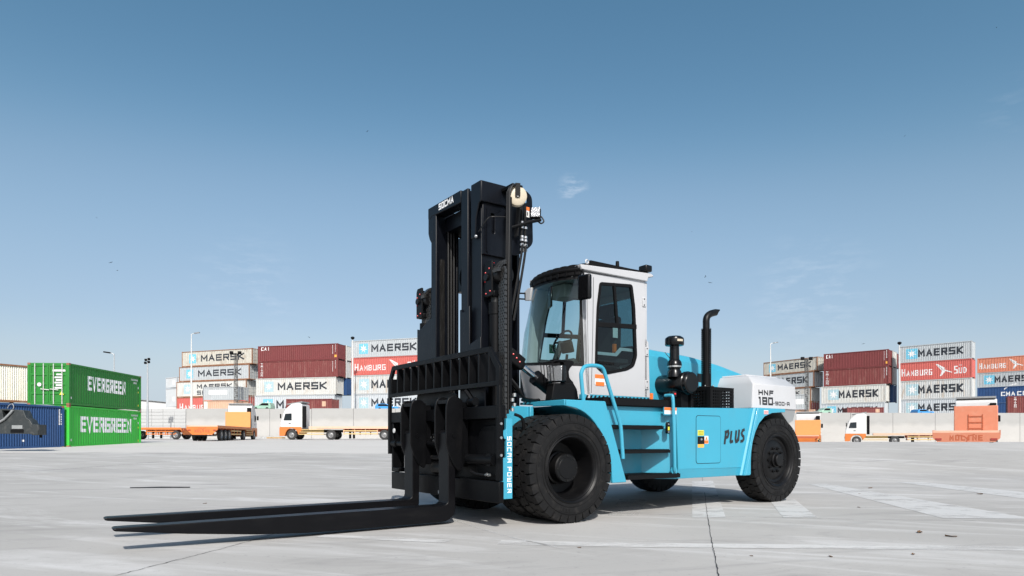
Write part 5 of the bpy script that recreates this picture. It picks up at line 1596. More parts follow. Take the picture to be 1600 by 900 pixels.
# inside
MB().box(-2.0, -.95, yr + .055, yr + .075, 1.72, 2.30).build('door_trim', 'inner', FL)
MB().box(-2.0, -.95, yl - .075, yl - .055, 1.72, 2.02).build('door_trim', 'inner', FL)
sb = MB().prism(roundpoly([(-1.45, 2.02), (-1.98, 2.02), (-2.0, 2.16), (-1.45, 2.16)], .05), 'y', VC - .26, VC + .26).build('seat', 'seat', FL, bevel=.03)
MB().prism(roundpoly([(-1.80, 2.16), (-1.92, 2.95), (-2.02, 2.95), (-2.0, 2.16)], .05), 'y', VC - .25, VC + .25).build('backrest', 'seat', sb, bevel=.05)
MB().prism(roundpoly([(-1.86, 2.95), (-1.90, 3.16), (-1.99, 3.16), (-1.98, 2.95)], .03), 'y', VC - .14, VC + .14).build('head_rest', 'seat', sb, bevel=.04)
MB().box(-1.90, -1.50, VC - .22, VC + .22, 1.70, 2.02).build('pedestal', 'seat', sb)
MB().box(-1.902, -1.80, VC + .27, VC + .275, 2.60, 2.76).build('seat_label', 'mark_w', sb)
MB().box(-1.85, -1.80, VC + .26, VC + .30, 2.36, 2.50).build('belt_buckle', 'orange_decal', sb)
MB().box(-1.85, -1.05, VC + .34, VC + .56, 2.16, 2.24).build('side_console', 'inner', FL, bevel=.02)
MB().prism(roundpoly([(-1.1, 2.255), (-1.53, 2.255), (-1.63, 2.345), (-1.98, 2.345), (-1.98, 2.39), (-1.60, 2.39), (-1.50, 2.30), (-1.1, 2.295)], .01), 'y', yl - .075, yl - .06).build('arm_trim', 'white', FL)
MB().box(-1.9, -1.0, VC - .58, VC - .36, 1.70, 2.26).build('side_console', 'inner', FL, bevel=.03)
MB().prism(roundpoly([(-.62, 1.70), (-.62, 2.10), (-.80, 2.20), (-.95, 2.06), (-.95, 1.70)], .04), 'y', VC - .55, VC + .55).build('dash', 'inner', FL, bevel=.03)
sw = MB().tube([(-1.02 - .09 * cos(2 * pi * k / 24) * .9, VC + .19 * sin(2 * pi * k / 24), 2.50 + .17 * cos(2 * pi * k / 24)) for k in range(25)], .016, 8)
stw = sw.build('steering_wheel', 'plastic', FL)
MB().tube([(-1.02, VC + .18, 2.50), (-1.0, VC, 2.49), (-1.02, VC - .18, 2.50)], .016, 6).build('spoke', 'plastic', stw)
MB().tube([(-1.0, VC, 2.49), (-1.03, VC, 2.34)], .02, 6).build('spoke', 'plastic', stw)
MB().tube([(-1.0, VC, 2.49), (-.86, VC, 2.15), (-.84, VC, 1.75)], .05, 10).build('column', 'inner', stw)
MB().obox((-.82, VC + .34, 2.36), (1, 0, -.3), (0, 1, 0), (.3, 0, 1),   .05, .24, .16).build('monitor', 'matte', FL, bevel=.015)
MB().tube([(-.82, VC + .34, 2.26), (-.80, VC + .34, 2.10)], .02, 6).build('monitor_stalk', 'matte', FL)
es = MB().box(-1.335, -1.20, yr + .15, yr + .154, 2.40, 2.54).build('exit_sign', 'green_sign', FL)
mbx = MB(); yy = yr + .1555
for (p, w_) in (([(-1.285, 2.42), (-1.268, 2.45), (-1.272, 2.485)], .012), ([(-1.25, 2.42), (-1.262, 2.45), (-1.272, 2.485), (-1.268, 2.50)], .012), ([(-1.298, 2.475), (-1.285, 2.495), (-1.265, 2.49), (-1.245, 2.475)], .010), ([(-1.315, 2.415), (-1.315, 2.525), (-1.225, 2.525), (-1.225, 2.415)], .008)):
    for q_ in ribbon(p, w_): mbx.add([(a, yy, b) for a, b in q_], ((0, 1, 2, 3),)); yy += .0003
mbx.build('pictogram', 'mark_w', es, smooth=0)
MB().box(-1.10, -.80, VC - .02, VC + .30, 3.10, 3.30).build('roof_console', 'liner', FL, bevel=.02)
MB().obox((-.62, VC + .20, 3.08), (1, -.5, 0), (.5, 1, 0), (0, 0, 1), .03, .20, .30).build('inside_mirror', 'plastic', FL, bevel=.02)
MB().tube([(-1.85, yl - .10, 2.70), (-2.03, yl - .10, 2.98)], .015, 6).build('gas_strut', 'matte', FL)

# hood -----------------------------------------------------------------------
hd_ = MB()
secs = [(-2.18, 2.50), (-2.69, 2.475), (-3.44, 2.44), (-4.15, 2.35), (-4.85, 2.225)]
prof_h = lambda zt: [(-.86, 1.48), (-.86, zt - .34), (-.885, zt - .16), (-.96, zt - .05), (-1.12, zt - .004), (VC, zt + .012)]
nP = 11
for (u, zt) in secs:
    pr_ = prof_h(zt); full = pr_ + [(mir(y), z) for y, z in reversed(pr_[:-1])]
    hd_.v += [(u, y, z) for y, z in full]
for i in range(len(secs) - 1):
    for j in range(nP - 1):
        a = i * nP + j; hd_.f.append((a, a + 1, a + nP + 1, a + nP))
hd_.f += [tuple(range(nP)), tuple(reversed(range(len(hd_.v) - nP, len(hd_.v))))]
hood = hd_.build('hood', 'cyan', FL, smooth=25)
jl = MB()
J = [(-2.78, -.965, 2.427), (-2.82, -.889, 2.32), (-2.85, -.863, 2.14), (-2.87, -.863, 1.52)]
jl.tube([(x, y + .002, z) for x, y, z in J], .007, 5)
jl.build('hood_joint', 'rubber', hood)
MB().box(-3.75, -3.45, -.861, -.855, 1.98, 2.12).build('hood_vent', 'rubber', hood)

# air cleaner ---------------------------------------------------------------------
AC = Vector((-2.58, -.26, 1.885))
ac = MB().lathe([(0, .001), (.004, .138), (.0, .141), (-.012, .162), (-.06, .166), (-.07, .176), (-.115, .176), (-.12, .162), (-.17, .162), (-.18, .150), (-.64, .150), (-.70, .125), (-.74, .085), (-.75, .001)], AC, (0, 1, 0), 36)
aco = ac.build('air_cleaner', 'plastic', FL)
MB().lathe([(-.72, .075), (-.78, .075), (-.79, .105), (-.85, .108), (-.86, .095), (-.86, .001)], AC, (0, 1, 0), 24).build('outlet', 'rubber', aco)
MB().lathe([(-.69, .083), (-.685, .086), (-.70, .086), (-.71, .083)], AC, (0, 1, 0), 24, closed=True).build('clamp', 'steel', aco)
IX, IY = -2.49, -.52
MB().lathe([(1.98, .115), (2.06, .105), (2.10, .085), (2.125, .10), (2.13, .10), (2.155, .10), (2.16, .112), (2.21, .105), (2.25, .075), (2.46, .070), (2.46, .001)], (IX, IY, 0), (0, 0, 1), 24).build('intake_pipe', 'plastic', aco)
MB().lathe([(2.128, .103), (2.128, .106), (2.152, .106), (2.152, .103)], (IX, IY, 0), (0, 0, 1), 24, closed=True).build('clamp', 'steel', aco)
pc = MB().lathe([(2.455, .075), (2.46, .135), (2.475, .142), (2.555, .142), (2.575, .135), (2.60, .10), (2.605, .001)], (IX, IY, 0), (0, 0, 1), 30)
pc.build('pre_cleaner', 'plastic', aco)
lbm = MB()
for k in range(7):
    a = radians(58 + 7 * k)
    for z in (2.512, 2.545): lbm.v.append((IX + .1432 * cos(a), IY + .1432 * sin(a), z))
for k in range(6): lbm.f.append((2 * k, 2 * k + 2, 2 * k + 3, 2 * k + 1))
lbm.build('label', 'cream', aco)
MB().box(-2.66, -2.50, -.70, -.40, 1.488, 1.77).build('bracket', 'matte', aco)
MB().box(-2.42, -2.34, -.60, -.45, 1.488, 1.75).build('bracket', 'matte', aco)
MB().box(-2.76, -2.70, -.50, -.38, 1.488, 1.72).build('bracket', 'matte', aco)
sl = MB().cyl((-2.20, -.30, 1.49), (-2.20, -.30, 1.66), .03, .03, 12).cyl((-2.20, -.30, 1.66), (-2.20, -.30, 1.74), .055, .05, 14).build('switch', 'plastic', FL)
MB().sphere((-2.185, -.248, 1.70), .016, 8, 5).build('knob', 'red', sl)
MB().box(-2.26, -2.20, -.86, -.74, 1.50, 1.74).build('orange_plate', 'orange_decal', FL)

# exhaust -----------------------------------------------------------------------------
def perf_plate(o, ax, az, w, h, nx, nz, margin, fill=.55):
    """A thin plate with square holes, o + ax*a + az*b."""
    mb = MB(); o, ax, az = Vector(o), Vector(ax), Vector(az)
    xs = [0, margin[0]]; zs = [0, margin[1]]
    cw, chh = (w - 2 * margin[0]) / nx, (h - 2 * margin[1]) / nz
    for k in range(nx): xs += [margin[0] + cw * (k + .5 - fill / 2), margin[0] + cw * (k + .5 + fill / 2)]
    for k in range(nz): zs += [margin[1] + chh * (k + .5 - fill / 2), margin[1] + chh * (k + .5 + fill / 2)]
    xs += [w - margin[0], w]; zs += [h - margin[1], h]
    for i in range(len(xs) - 1):
        for j in range(len(zs) - 1):
            if i >= 2 and j >= 2 and i % 2 == 0 and j % 2 == 0 and i < len(xs) - 2 and j < len(zs) - 2: continue
            mb.quad(o + ax * xs[i] + az * zs[j], o + ax * xs[i + 1] + az * zs[j], o + ax * xs[i + 1] + az * zs[j + 1], o + ax * xs[i] + az * zs[j + 1])
    return mb
ex = MB().box(-3.50, -2.95, -.72, -.22, 1.488, 1.50)
ex.box(-3.52, -2.93, -.83, -.20, 1.828, 1.838)
exo = ex.build('exhaust_box', 'matte', FL)
perf_plate((-2.932, -.205, 1.49), (0, -1, 0), (0, 0, 1), .62, .338, 9, 6, (.05, .03)).build('perforated_plate', 'matte', exo, smooth=0)
perf_plate((-2.935, -.202, 1.49), (-1, 0, 0), (0, 0, 1), .58, .338, 9, 6, (.05, .03)).build('perforated_plate', 'matte', exo, smooth=0)
perf_plate((-3.515, -.205, 1.49), (0, -1, 0), (0, 0, 1), .62, .338, 9, 6, (.05, .03)).build('perforated_plate', 'matte', exo, smooth=0)
perf_plate((-2.935, -.825, 1.49), (-1, 0, 0), (0, 0, 1), .58, .338, 9, 6, (.05, .03)).build('perforated_plate', 'matte', exo, smooth=0)
MB().cyl((-3.38, -.52, 1.52), (-3.38, -.52, 1.83), .14, seg=16).build('silencer', 'matte', exo)
EX, EY = -3.22, -.50
shd = MB(); seg = 32; nz_ = 56; r0 = .077
for j in range(nz_ + 1):
    z = 1.86 + .93 * j / nz_
    for k in range(seg): shd.v.append((EX + r0 * cos(2 * pi * k / seg), EY + r0 * sin(2 * pi * k / seg), z))
for j in range(nz_):
    for k in range(seg):
        if j % 2 == 1 and k % 2 == 1 and j > 12: continue
        k2 = (k + 1) % seg
        shd.f.append((j * seg + k, j * seg + k2, (j + 1) * seg + k2, (j + 1) * seg + k))
shd.build('heat_shield', 'black', exo)
MB().cyl((EX, EY, 1.838), (EX, EY, 1.87), .125, .12, 24).build('flange', 'matte', exo)
for k in range(4): MB().cyl((EX + .105 * cos(k * pi / 2 + .5), EY + .105 * sin(k * pi / 2 + .5), 1.86), (EX + .105 * cos(k * pi / 2 + .5), EY + .105 * sin(k * pi / 2 + .5), 1.885), .012, seg=6).build('bolt', 'steel', exo)
ep_ = smoothpath([(EX, EY, 1.9), (EX, EY, 2.5), (EX, EY, 2.82), (EX, EY, 2.92), (EX - .03, EY + .0, 2.985), (EX - .11, EY + .0, 3.035), (EX - .25, EY, 3.075)], 5)
tp = MB().tube(ep_, .054, 18)
# slanted cut end: pull the last ring's upper points outward
n_ = len(tp.v) // 18
for k in range(18):
    v = tp.v[(n_ - 1) * 18 + k]
    tp.v[(n_ - 1) * 18 + k] = (v[0] - (v[2] - 3.075) * 1.6, v[1], v[2])
tp.build('tail_pipe', 'rim', exo)

# counterweight ----------------------------------------------------------------------------
cw = MB()
y0, y1 = -.15, mir(-.15)
def ring(z, uF, uR, yi, ch):
    return [(uF, y0 - yi - ch * .6, z), (uF - ch, y0 - yi, z), (uR + ch * 1.2, y0 - yi, z), (uR, y0 - yi - ch * 1.2, z), (uR, y1 + yi + ch * 1.2, z), (uR + ch * 1.2, y1 + yi, z), (uF - ch, y1 + yi, z), (uF, y1 + yi + ch * .6, z)]
R_ = [ring(1.537, -3.93, -5.22, 0, .03), ring(1.93, -3.985, -5.20, .012, .03), ring(2.055, -4.05, -5.12, .13, .04), ring(2.075, -4.08, -5.08, .17, .05)]
for r_ in R_: cw.v += r_
for i in range(len(R_) - 1):
    for j in range(8):
        k = (j + 1) % 8
        cw.f.append((i * 8 + j, i * 8 + k, (i + 1) * 8 + k, (i + 1) * 8 + j))
cw.f += [tuple(range(8)), tuple(reversed(range(24, 32)))]
cwo = cw.build('counterweight', 'white', FL, bevel=.012, seg=3)
MB().prism([(-4.12, y0 - .24), (-5.02, y0 - .24), (-5.02, y1 + .24), (-4.12, y1 + .24)], 'z', 2.07, 2.108).build('lid', 'white', cwo, bevel=.02)
MB().prism([(-4.78, 1.536), (-5.20, 1.536), (-5.16, 1.20), (-5.0, .62), (-4.9, .62), (-4.86, 1.2)], 'y', y0 - .42, y1 + .42).build('lower_weight', 'grey', cwo, bevel=.02)
MB().prism([(-4.70, 1.5365), (-5.19, 1.5365), (-5.12, 1.36), (-4.98, 1.30)], 'y', y0 - .02, y0 - .44).build('wing_weight', 'grey', cwo)
MB().prism([(-4.70, 1.5365), (-5.19, 1.5365), (-5.12, 1.36), (-4.98, 1.30)], 'y', y1 + .02, y1 + .44).build('wing_weight', 'grey', cwo)
TF = lambda u, z: (lambda a, b, l: (u - a, y0 - .0125 * min(1, max(0, (z + b - 1.537) / .393)) + .003 + l, z + b))
q1, w1 = letters('HNF', .085, .115, .035, .022, GL_SQ | {'N': GL['N']})
text_mb(q1, TF(-4.10, 1.755)).build('lettering', 'letter_k', cwo, smooth=0)
q2, w2 = letters('180', .130, .135, .028, .030, GL_SQ, narrow={'1': .55})
text_mb(q2, TF(-4.095, 1.596)).build('lettering', 'letter_k', cwo, smooth=0)
q3, w3 = letters('-900-A', .062, .074, .020, .013, GL_SQ, narrow={'-': .5})
text_mb(q3, TF(-4.505, 1.600)).build('lettering', 'letter_k', cwo, smooth=0)

# mast -----------------------------------------------------------------------------------------
# inner uprights (I sections): front flange, web, rear flange
def upright(y0_, y1_, web, z1, name='inner_upright'):
    mb = MB()
    mb.box(.905, .95, y0_, y1_, .28, z1)
    mb.box(.62, .905, web - .02, web + .02, .28, z1)
    mb.box(.585, .62, y0_, y1_, .28, z1)
    return mb.build(name, 'mast', FL, bevel=.008)
upright(-1.885, -1.752, -1.80, 4.20)
upright(-1.088, -.930, -1.0, 4.225)
# greasy running tracks on the webs
for (y, z1) in ((-1.779, 3.52), (-.979, 4.0)):
    MB().box(.80, .875, y, y + .006, .3, z1).build('wear_strip', 'grease', FL)
    MB().box(.66, .72, y, y + .006, .3, z1).build('wear_strip', 'grease', FL)
# outer uprights behind them
for (ya, yb) in ((-1.12, -.84),):
    mb = MB(); mb.box(.20, .56, (ya + yb) / 2 - .03, (ya + yb) / 2 + .03, .25, 4.05); mb.box(.52, .56, ya, yb, .25, 4.05); mb.box(.20, .24, ya, yb, .25, 4.05)
    mb.build('outer_upright', 'mast', FL)
# far top shoulder
MB().prism([(-1.962, 4.245), (-1.962, 3.90), (-1.93, 3.82), (-1.885, 3.76), (-1.80, 3.76), (-1.80, 4.245)], 'x', .90, .953).build('shoulder_plate', 'mast', FL, bevel=.006)
# top cross beam with the maker's name
bmz_ = MB().prism([(-1.962, 4.246), (-1.090, 4.246), (-1.090, 4.085), (-1.86, 4.115), (-1.90, 4.085), (-1.962, 4.10)], 'x', .78, .957).build('cross_beam', 'mast', FL, bevel=.008)
q4 = block_text('SOCMA', .088, .39, .020, .16, narrow={'M': 1.25})
text_mb(q4, lambda a, b, l: (.959 + l, -1.655 + a, 4.140 + b)).build('lettering', 'letter_w', bmz_, smooth=0)
MB().box(.30, .78, -1.88, -1.10, 3.9, 4.10).build('rear_cross_beam', 'mast', FL)
for z in (1.7,): MB().box(.30, .5, -1.80, -1.0, z, z + .22).build('rear_cross_beam', 'mast', FL)
MB().box(.34, .50, -1.96, -1.30, 3.13, 3.90).build('hose_reel_plate', 'mast', FL, bevel=.01)
MB().cyl((.50, -1.62, 3.30), (.56, -1.62, 3.30), .16, seg=22).build('hose_reel', 'black', FL)
for k in range(3):
    MB().tube([(.675 + .045 * k, -1.735, .4), (.675 + .045 * k, -1.735, 3.9)], .016, 7).build('hose', 'rubber', FL)
# near outer crosshead box and side plates
cr = MB()
cr.prism([(-.834, 4.225), (-.614, 4.225), (-.614, 3.966), (-.655, 3.955), (-.72, 3.80), (-.735, 3.55), (-.834, 3.55)], 'x', .94, .962)
cr.prism([(.958, 4.222), (.495, 4.228), (.495, 3.975), (.958, 3.968)], 'y', -.600, -.834)
cr.build('crosshead', 'mast', FL, bevel=.008)
su = MB()
slot = roundrect(.735, .795, 3.60, 3.86, .028)
su.prism([(.915, 3.966), (.56, 3.974), (.56, 3.33), (.915, 3.33)], 'y', -.635, -.665, holes=[slot])
su.build('side_plate', 'mast', FL, bevel=.006)
MB().box(.72, .81, -.69, -.675, 3.58, 3.88).build('slot_back', 'grease', FL)
MB().box(.845, .865, -.634, -.618, 3.36, 3.90).build('side_rib', 'mast', FL)
MB().box(.56, .915, -.90, -.67, .28, 3.96).build('outer_channel', 'mast', FL, bevel=.01)
# front plates tying the lower mast
MB().prism([(-1.086, 2.70), (-1.055, 2.70), (-1.03, 2.665), (-.96, 2.655), (-.90, 2.70), (-.86, 2.72), (-.862, 2.23), (-.60, 2.30), (-.60, 2.12), (-.50, 2.10), (-.50, .45), (-1.086, .45)], 'x', .952, .972).build('front_plate', 'mast', FL, bevel=.006)
MB().prism([(-2.33, 2.62), (-2.25, 2.60), (-2.16, 2.63), (-2.02, 2.69), (-1.93, 2.72), (-1.89, 2.72), (-1.89, .45), (-2.33, .45)], 'x', .905, .935).build('front_plate', 'mast', FL, bevel=.006)
# lift cylinders with chain heads
for (ya, side) in ((-.555, 1), (-2.357, -1)):
    lc = MB().cyl((.78, ya, .4), (.78, ya, 2.60), .078, seg=20)
    lc.cyl((.78, ya, 2.58), (.78, ya, 2.72), .088, seg=20)
    lo = lc.build('lift_cylinder', 'black', FL)
    MB().cyl((.78, ya, 2.70), (.78, ya, 2.80), .060, seg=18).build('rod', 'grease', lo)
    hd2 = MB().prism(roundpoly([(ya - .085, 3.17), (ya - .055, 3.222), (ya + .085, 3.222), (ya + .085, 2.79), (ya - .085, 2.79)], .02), 'x', .862, .892)
    hd2.box(.70, .862, ya - .085, ya - .055, 2.79, 3.215)
    hd2.box(.70, .862, ya + .0, ya + .085, 2.79, 2.86)
    h_ = hd2.build('chain_head', 'black', lo, bevel=.01)
    MB().lathe([(-.05, .03), (-.05, .125), (.05, .125), (.05, .03)], (.755, ya + .13, 3.05), (0, 1, 0), 26, closed=True).build('chain_wheel', 'rim', lo)
    MB().cyl((.895, ya - .02, 3.03), (.915, ya - .02, 3.03), .045, seg=14).build('pin', 'rim', lo)
    for (dy, dz) in ((-.06, -.05), (.03, .10), (-.05, .06), (.05, -.18), (-.04, -.2)):
        MB().sphere((.893, ya + dy, 3.03 + dz), .010, 6, 4).build('paint_mark', 'red', lo)
    if side > 0: MB().box(.78, .86, ya - .07, ya - .02, 3.222, 3.228).build('paint_mark', 'red', lo)
    # chain: paired plates, in two columns
    chn = MB(); z = 1.30; k = 0
    yc = ya + side * .19 if side > 0 else ya + .15
    while z < 3.12:
        for j in range(3):
            y = yc - .045 + .045 * j + (.0 if k % 2 else .018)
            chn.box(.790, .825, y - .010, y + .010, z - .025, z + .025)
        chn.box(.800, .815, yc - .062, yc + .062, z - .007, z + .007)
        z += .034; k += 1
    for q_ in range(9):
        a = .2 + q_ * .2
        chn.obox((.755 + .14 * cos(a) * .9, yc - .02, 3.05 + .14 * sin(a)), (0, 1, 0), (cos(a), 0, -sin(a)), (sin(a), 0, cos(a)), .10, .05, .03)
    chn.build('lift_chain', 'chain', lo)
# hoses running up the side over the cream sheave
for k in range(3):
    y = -.318 - .026 * k
    MB().tube(smoothpath([(.755, y, 1.35), (.755, y, 2.6), (.735, y, 3.92), (.73, y, 4.03), (.69, y, 4.12), (.61, y, 4.145), (.54, y, 4.10), (.50, y - .1, 3.98), (.47, y - .2, 3.6)], 5), .013, 7).build('hose', 'rubber', FL)
MB().box(.700, .735, -.40, -.312, 1.40, 3.98).build('hose_guide', 'black', FL, bevel=.006)
for k in range(3):
    y = -.31 + 0.0 * k
shv = MB()
for k in range(2):
    off = -.045 * k
    shv.lathe([(off - .02, .03), (off - .02, .108), (off - .010, .122), (off + .010, .122), (off + .02, .108), (off + .02, .03)], (.605, -.34, 4.023), (.42, .91, 0), 30, closed=True)
so = shv.build('sheave', 'cream', FL, smooth=40)
MB().cyl((.605 - .05, -.34 - .11, 4.023), (.605 + .018, -.34 + .040, 4.023), .024, seg=12).build('pin', 'steel', so)
MB().obox((.620, -.305, 4.085), (.42, .91, 0), (-.91, .42, 0), (0, 0, 1), .012, .062, .16).build('sheave_bracket', 'black', so)
MB().box(.50, .66, -.60, -.36, 4.13, 4.18).build('sheave_bracket', 'black', so, bevel=.01)
# rear lug plate with its hole, work lamp, hose ends
lug_ = roundpoly([(.34, 4.23), (.27, 4.24), (.175, 4.18), (.16, 3.57), (.33, 3.42), (.50, 3.36), (.56, 3.60), (.56, 4.0), (.36, 4.0)], .06)
hole = [(.275 + .04 * cos(2 * pi * k / 14), 4.13 + .055 * sin(2 * pi * k / 14)) for k in range(14)]
lp = MB().prism(lug_, 'y', -.60, -.64, holes=[hole]).build('lug_plate', 'mast', FL)
MB().box(.20, .50, -.95, -.62, 3.55, 3.75).build('lug_brace', 'mast', lp)
MB().box(.222, .290, -.5985, -.596, 3.90, 4.03).build('warning_label', 'mark_w', lp)
MB().box(.222, .290, -.5965, -.594, 3.985, 4.03).build('warning_label', 'orange_decal', lp)
MB().box(.248, .262, -.5965, -.594, 3.92, 3.965).build('warning_label', 'letter_k', lp)
MB().tube([(.58, -.50, 3.68), (.34, -.46, 3.78), (.16, -.44, 3.84)], .020, 8).build('lamp_arm', 'black', FL)
wlp = MB().obox((.19, -.50, 3.93), (.7, .7, .25), (-.7, .7, 0), (-.2, -.2, 1), .06, .13, .15).build('work_lamp', 'plastic', FL, bevel=.02)
MB().obox((.215, -.475, 3.939), (.7, .7, .25), (-.7, .7, 0), (-.2, -.2, 1), .012, .11, .13).build('lens', 'lamp_glass', wlp)
MB().tube(smoothpath([(.20, -.49, 3.86), (.15, -.45, 3.80), (.10, -.45, 3.84), (.13, -.47, 3.90)], 5), .010, 6).build('cable', 'rubber', wlp)
for k in range(2):
    x = .40 - .055 * k
    MB().tube(smoothpath([(x, -.52, 4.0), (x, -.52, 3.62), (x + .01, -.50, 3.45), (x + .10, -.46, 3.10), (x + .20, -.42, 2.75), (x + .27, -.40, 2.5)], 5), .016, 7).build('hose', 'rubber', FL)
    for z in (3.78, 3.72, 3.60, 3.56, 3.50, 3.44):
        MB().cyl((x, -.518, z - .014), (x, -.518, z + .014), .026, seg=8).build('hose_fitting', 'steel', FL)
MB().tube(smoothpath([(.96, -.66, 3.60), (.90, -.56, 3.74), (.82, -.54, 3.78), (.70, -.40, 3.76)], 5), .007, 6).build('cable', 'rubber', FL)
MB().sphere((.972, -.70, 3.55), .022, 10, 6).build('side_lamp', 'lamp_glass', FL)
for k in range(3):
    MB().tube(smoothpath([(.52 - .06 * k, -.66, 1.86 - .1 * k), (.40, -.60 - .05 * k, 1.70), (.30, -.62, 1.58), (.10, -.70 - .1 * k, 1.56), (-.10, -.80, 1.57)], 6), .018, 7).build('hose', 'rubber', FL)
MB().tube(smoothpath([(.60, -.40, 1.35), (.50, -.38, 1.30), (.45, -.42, 1.15), (.5, -.5, 1.0)], 6), .02, 7).build('hose', 'rubber', FL)
for k in range(4):
    MB().cyl((.70 - .03 * (k % 2), -.31, 1.38 + .06 * k), (.70 - .03 * (k % 2), -.31, 1.42 + .06 * k), .024, seg=8).build('hose_fitting', 'steel', FL)

# load backrest -------------------------------------------------------------------------------
BR = MB()
L0, R0 = -2.912, .030
outer = [(-2.77, 2.117), (-.189, 2.122), (.030, 1.865), (.030, 1.655), (L0, 1.655), (L0, 1.905)]
inner = [(-2.735, 2.052), (-.222, 2.055), (-.055, 1.852), (-.055, 1.712), (L0 + .075, 1.712), (L0 + .075, 1.892)]
BR.prism(outer, 'x', 1.075, 1.12, holes=[inner])
bro = BR.build('load_backrest', 'black', FL, bevel=.006)
for k in range(13):
    y = -2.825 + (2.62) * k / 12
    MB().box(.975, 1.115, y - .017, y + .017, 1.70, 2.062 if k else 1.93).build('backrest_bar', 'black', bro, bevel=.004)
MB().box(1.075, 1.122, L0, L0 + .055, .82, 1.66).build('side_post', 'black', bro, bevel=.006)
MB().box(1.085, 1.122, R0 - .062, R0, .82, 1.66).build('side_post', 'black', bro, bevel=.006)
for z in (1.22, 1.06, .86): MB().cyl((1.103, R0, z), (1.103, R0 + .012, z), .016, seg=8).build('bolt', 'steel', bro)
MB().tube([(1.10, -.72, 1.64), (1.05, -.55, 1.43)], .03, 6).build('brace', 'black', bro)

# carriage ------------------------------------------------------------------------------------------
ca = MB()
ca.box(1.0, 1.10, -2.86, -.02, 1.283, 1.434)
ca.box(1.03, 1.10, -2.83, -.015, .308, .555)
ca.box(.90, 1.09, -2.85, -2.80, .56, 1.29)
ca.box(1.02, 1.09, -.10, -.04, .56, 1.29)
ca.box(.975, .99, -2.30, -.10, .556, 1.282)
ca.box(.975, 1.09, -2.84, -2.62, .56, .62)
cao = ca.build('carriage', 'black', FL, bevel=.008)
MB().prism(roundpoly([(-.62, .60), (-.62, 1.0), (-.50, 1.20), (-.15, 1.22), (-.15, .60)], .1), 'x', .992, 1.02).build('cover_plate', 'black', cao, bevel=.01)
MB().prism([(-2.30, 1.434), (-1.10, 1.434), (-1.15, 1.62), (-1.5, 1.70), (-2.2, 1.66)], 'x', .96, 1.0).build('carriage_top_plate', 'black', cao)
MB().cyl((1.06, -2.80, .975), (1.06, -1.40, .975), .040, seg=14).build('side_shift_rod', 'black', cao)
MB().cyl((1.06, -2.84, .975), (1.06, -2.70, .975), .058, seg=14).build('side_shift_rod', 'black', cao)
MB().cyl((1.07, -.72, .80), (1.07, -.14, .80), .062, seg=16).build('side_shift_cylinder', 'black', cao)
MB().cyl((1.07, -.24, .80), (1.10, -.24, .80), .075, seg=16).build('side_shift_cylinder', 'black', cao)
MB().cyl((1.06, -1.65, .80), (1.06, -1.10, .80), .030, seg=12).build('side_shift_rod', 'grease', cao)
MB().cyl((1.02, -1.62, .66), (1.02, -1.20, .66), .09, seg=16).build('roller', 'grease', cao)
MB().cyl((1.10, -2.735, 1.165), (1.108, -2.735, 1.165), .035, seg=14).build('reflector', 'mark_w', cao)
for (y, z) in ((-1.62, 1.06), (-1.56, 1.02), (-1.50, 1.08), (-2.52, 1.08), (-2.50, .99), (-.30, .62), (-.25, .615)):
    MB().cyl((1.08, y - .02, z), (1.08, y + .02, z + .01), .017, seg=8).build('hose_fitting', 'steel', cao)
MB().tube(smoothpath([(1.08, -1.62, 1.06), (1.12, -1.50, 1.10), (1.10, -1.35, 1.0), (1.06, -1.3, .9)], 5), .014, 6).build('hose', 'rubber', cao)
MB().tube(smoothpath([(1.08, -.66, .66), (1.10, -.50, .63), (1.08, -.32, .62)], 5), .014, 6).build('hose', 'rubber', cao)
MB().box(1.101, 1.104, -1.42, -1.30, .33, .37).build('plate', 'grey', cao)
# cross bar pins over the carriage
for y in (-1.30, -.62):
    MB().lathe([(0, .05), (.03, .052), (.03, .04), (.12, .04), (.12, .052), (.15, .05)], (1.08, y - .07, 1.50), (0, 1, 0), 14).build('hook_pin', 'black', cao)

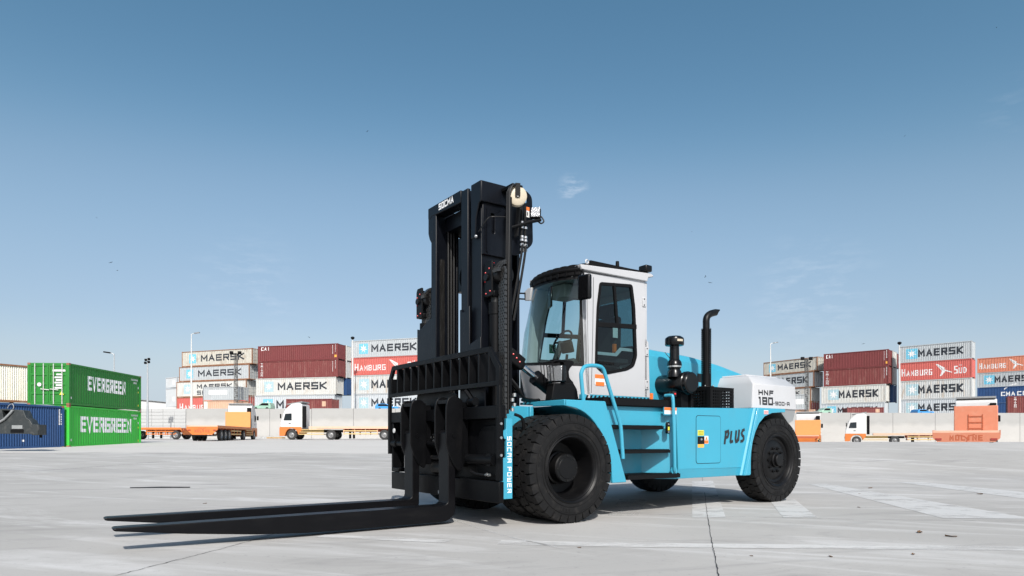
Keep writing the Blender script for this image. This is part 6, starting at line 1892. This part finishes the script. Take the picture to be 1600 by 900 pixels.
# cyan guard beside the tyre with the maker's slogan -----------------------------------------------------
gp = MB().prism([(.935, 1.285), (.848, 1.285), (.848, .345), (1.012, .345), (1.018, .36), (1.020, .60), (1.035, .66), (1.035, .826), (.935, .826)], 'y', -.10, -.14).build('guard_plate', 'cyan', FL, bevel=.004)
MB().prism([(.99, 1.13), (.93, 1.16), (.93, 1.04), (.96, 1.05)], 'y', -.105, -.135).build('guard_tab', 'cyan', FL)
q5, w5 = letters('SOCMA POWER', .060, .060, .022, .011, GL_SQ, space=.7)
s5 = .66 / w5
text_mb(q5, lambda a, b, l: (.925 - b, -.0985 + l, 1.075 - a * s5)).build('lettering', 'letter_w', gp, smooth=0)

# forks ---------------------------------------------------------------------------------------------------
def fork(ya, yb):
    prof_f = [(1.20, 1.12)] + [(1.235, 1.155), (1.275, 1.155), (1.305, 1.12)] + [(1.30, .30), (1.312, .262), (1.345, .240), (1.40, .235), (4.79, .232), (4.812, .224), (4.812, .208), (4.79, .200), (4.20, .130), (3.55, .070), (3.05, .042), (2.7, .036), (1.42, .036), (1.34, .042), (1.275, .065), (1.225, .11), (1.20, .17)]
    f = MB().prism(prof_f, 'y', ya, yb)
    # narrow the tip
    vv = []
    yc = (ya + yb) / 2
    for (x, y, z) in f.v:
        t = max(0, (x - 3.6) / 1.2)
        vv.append((x, yc + (y - yc) * (1 - .22 * t), z))
    f.v = vv
    fo = f.build('fork', 'fork', FL, bevel=.012)
    # hanger plates on both faces and the web between
    hang = roundpoly([(1.11, 1.0), (1.105, 1.44), (1.14, 1.55), (1.24, 1.575), (1.325, 1.545), (1.35, 1.43), (1.35, .98), (1.29, .82), (1.23, .70), (1.14, .64), (1.11, .70)], .06)
    for (p, q_) in ((ya - .032, ya - .002), (yb + .002, yb + .032)):
        MB().prism(hang, 'y', p, q_).build('hanger_plate', 'black', fo, bevel=.008)
    MB().box(1.02, 1.10, ya, yb, .70, 1.50).build('hanger_web', 'black', fo)
    MB().box(1.10, 1.32, ya - .001, yb + .001, 1.48, 1.525).build('hanger_web', 'black', fo)
    MB().cyl((1.24, yb + .03, 1.09), (1.24, yb + .042, 1.09), .03, seg=12).build('pin', 'black', fo)
    return fo
fork(-1.05, -.81)
fork(-2.00, -1.76)
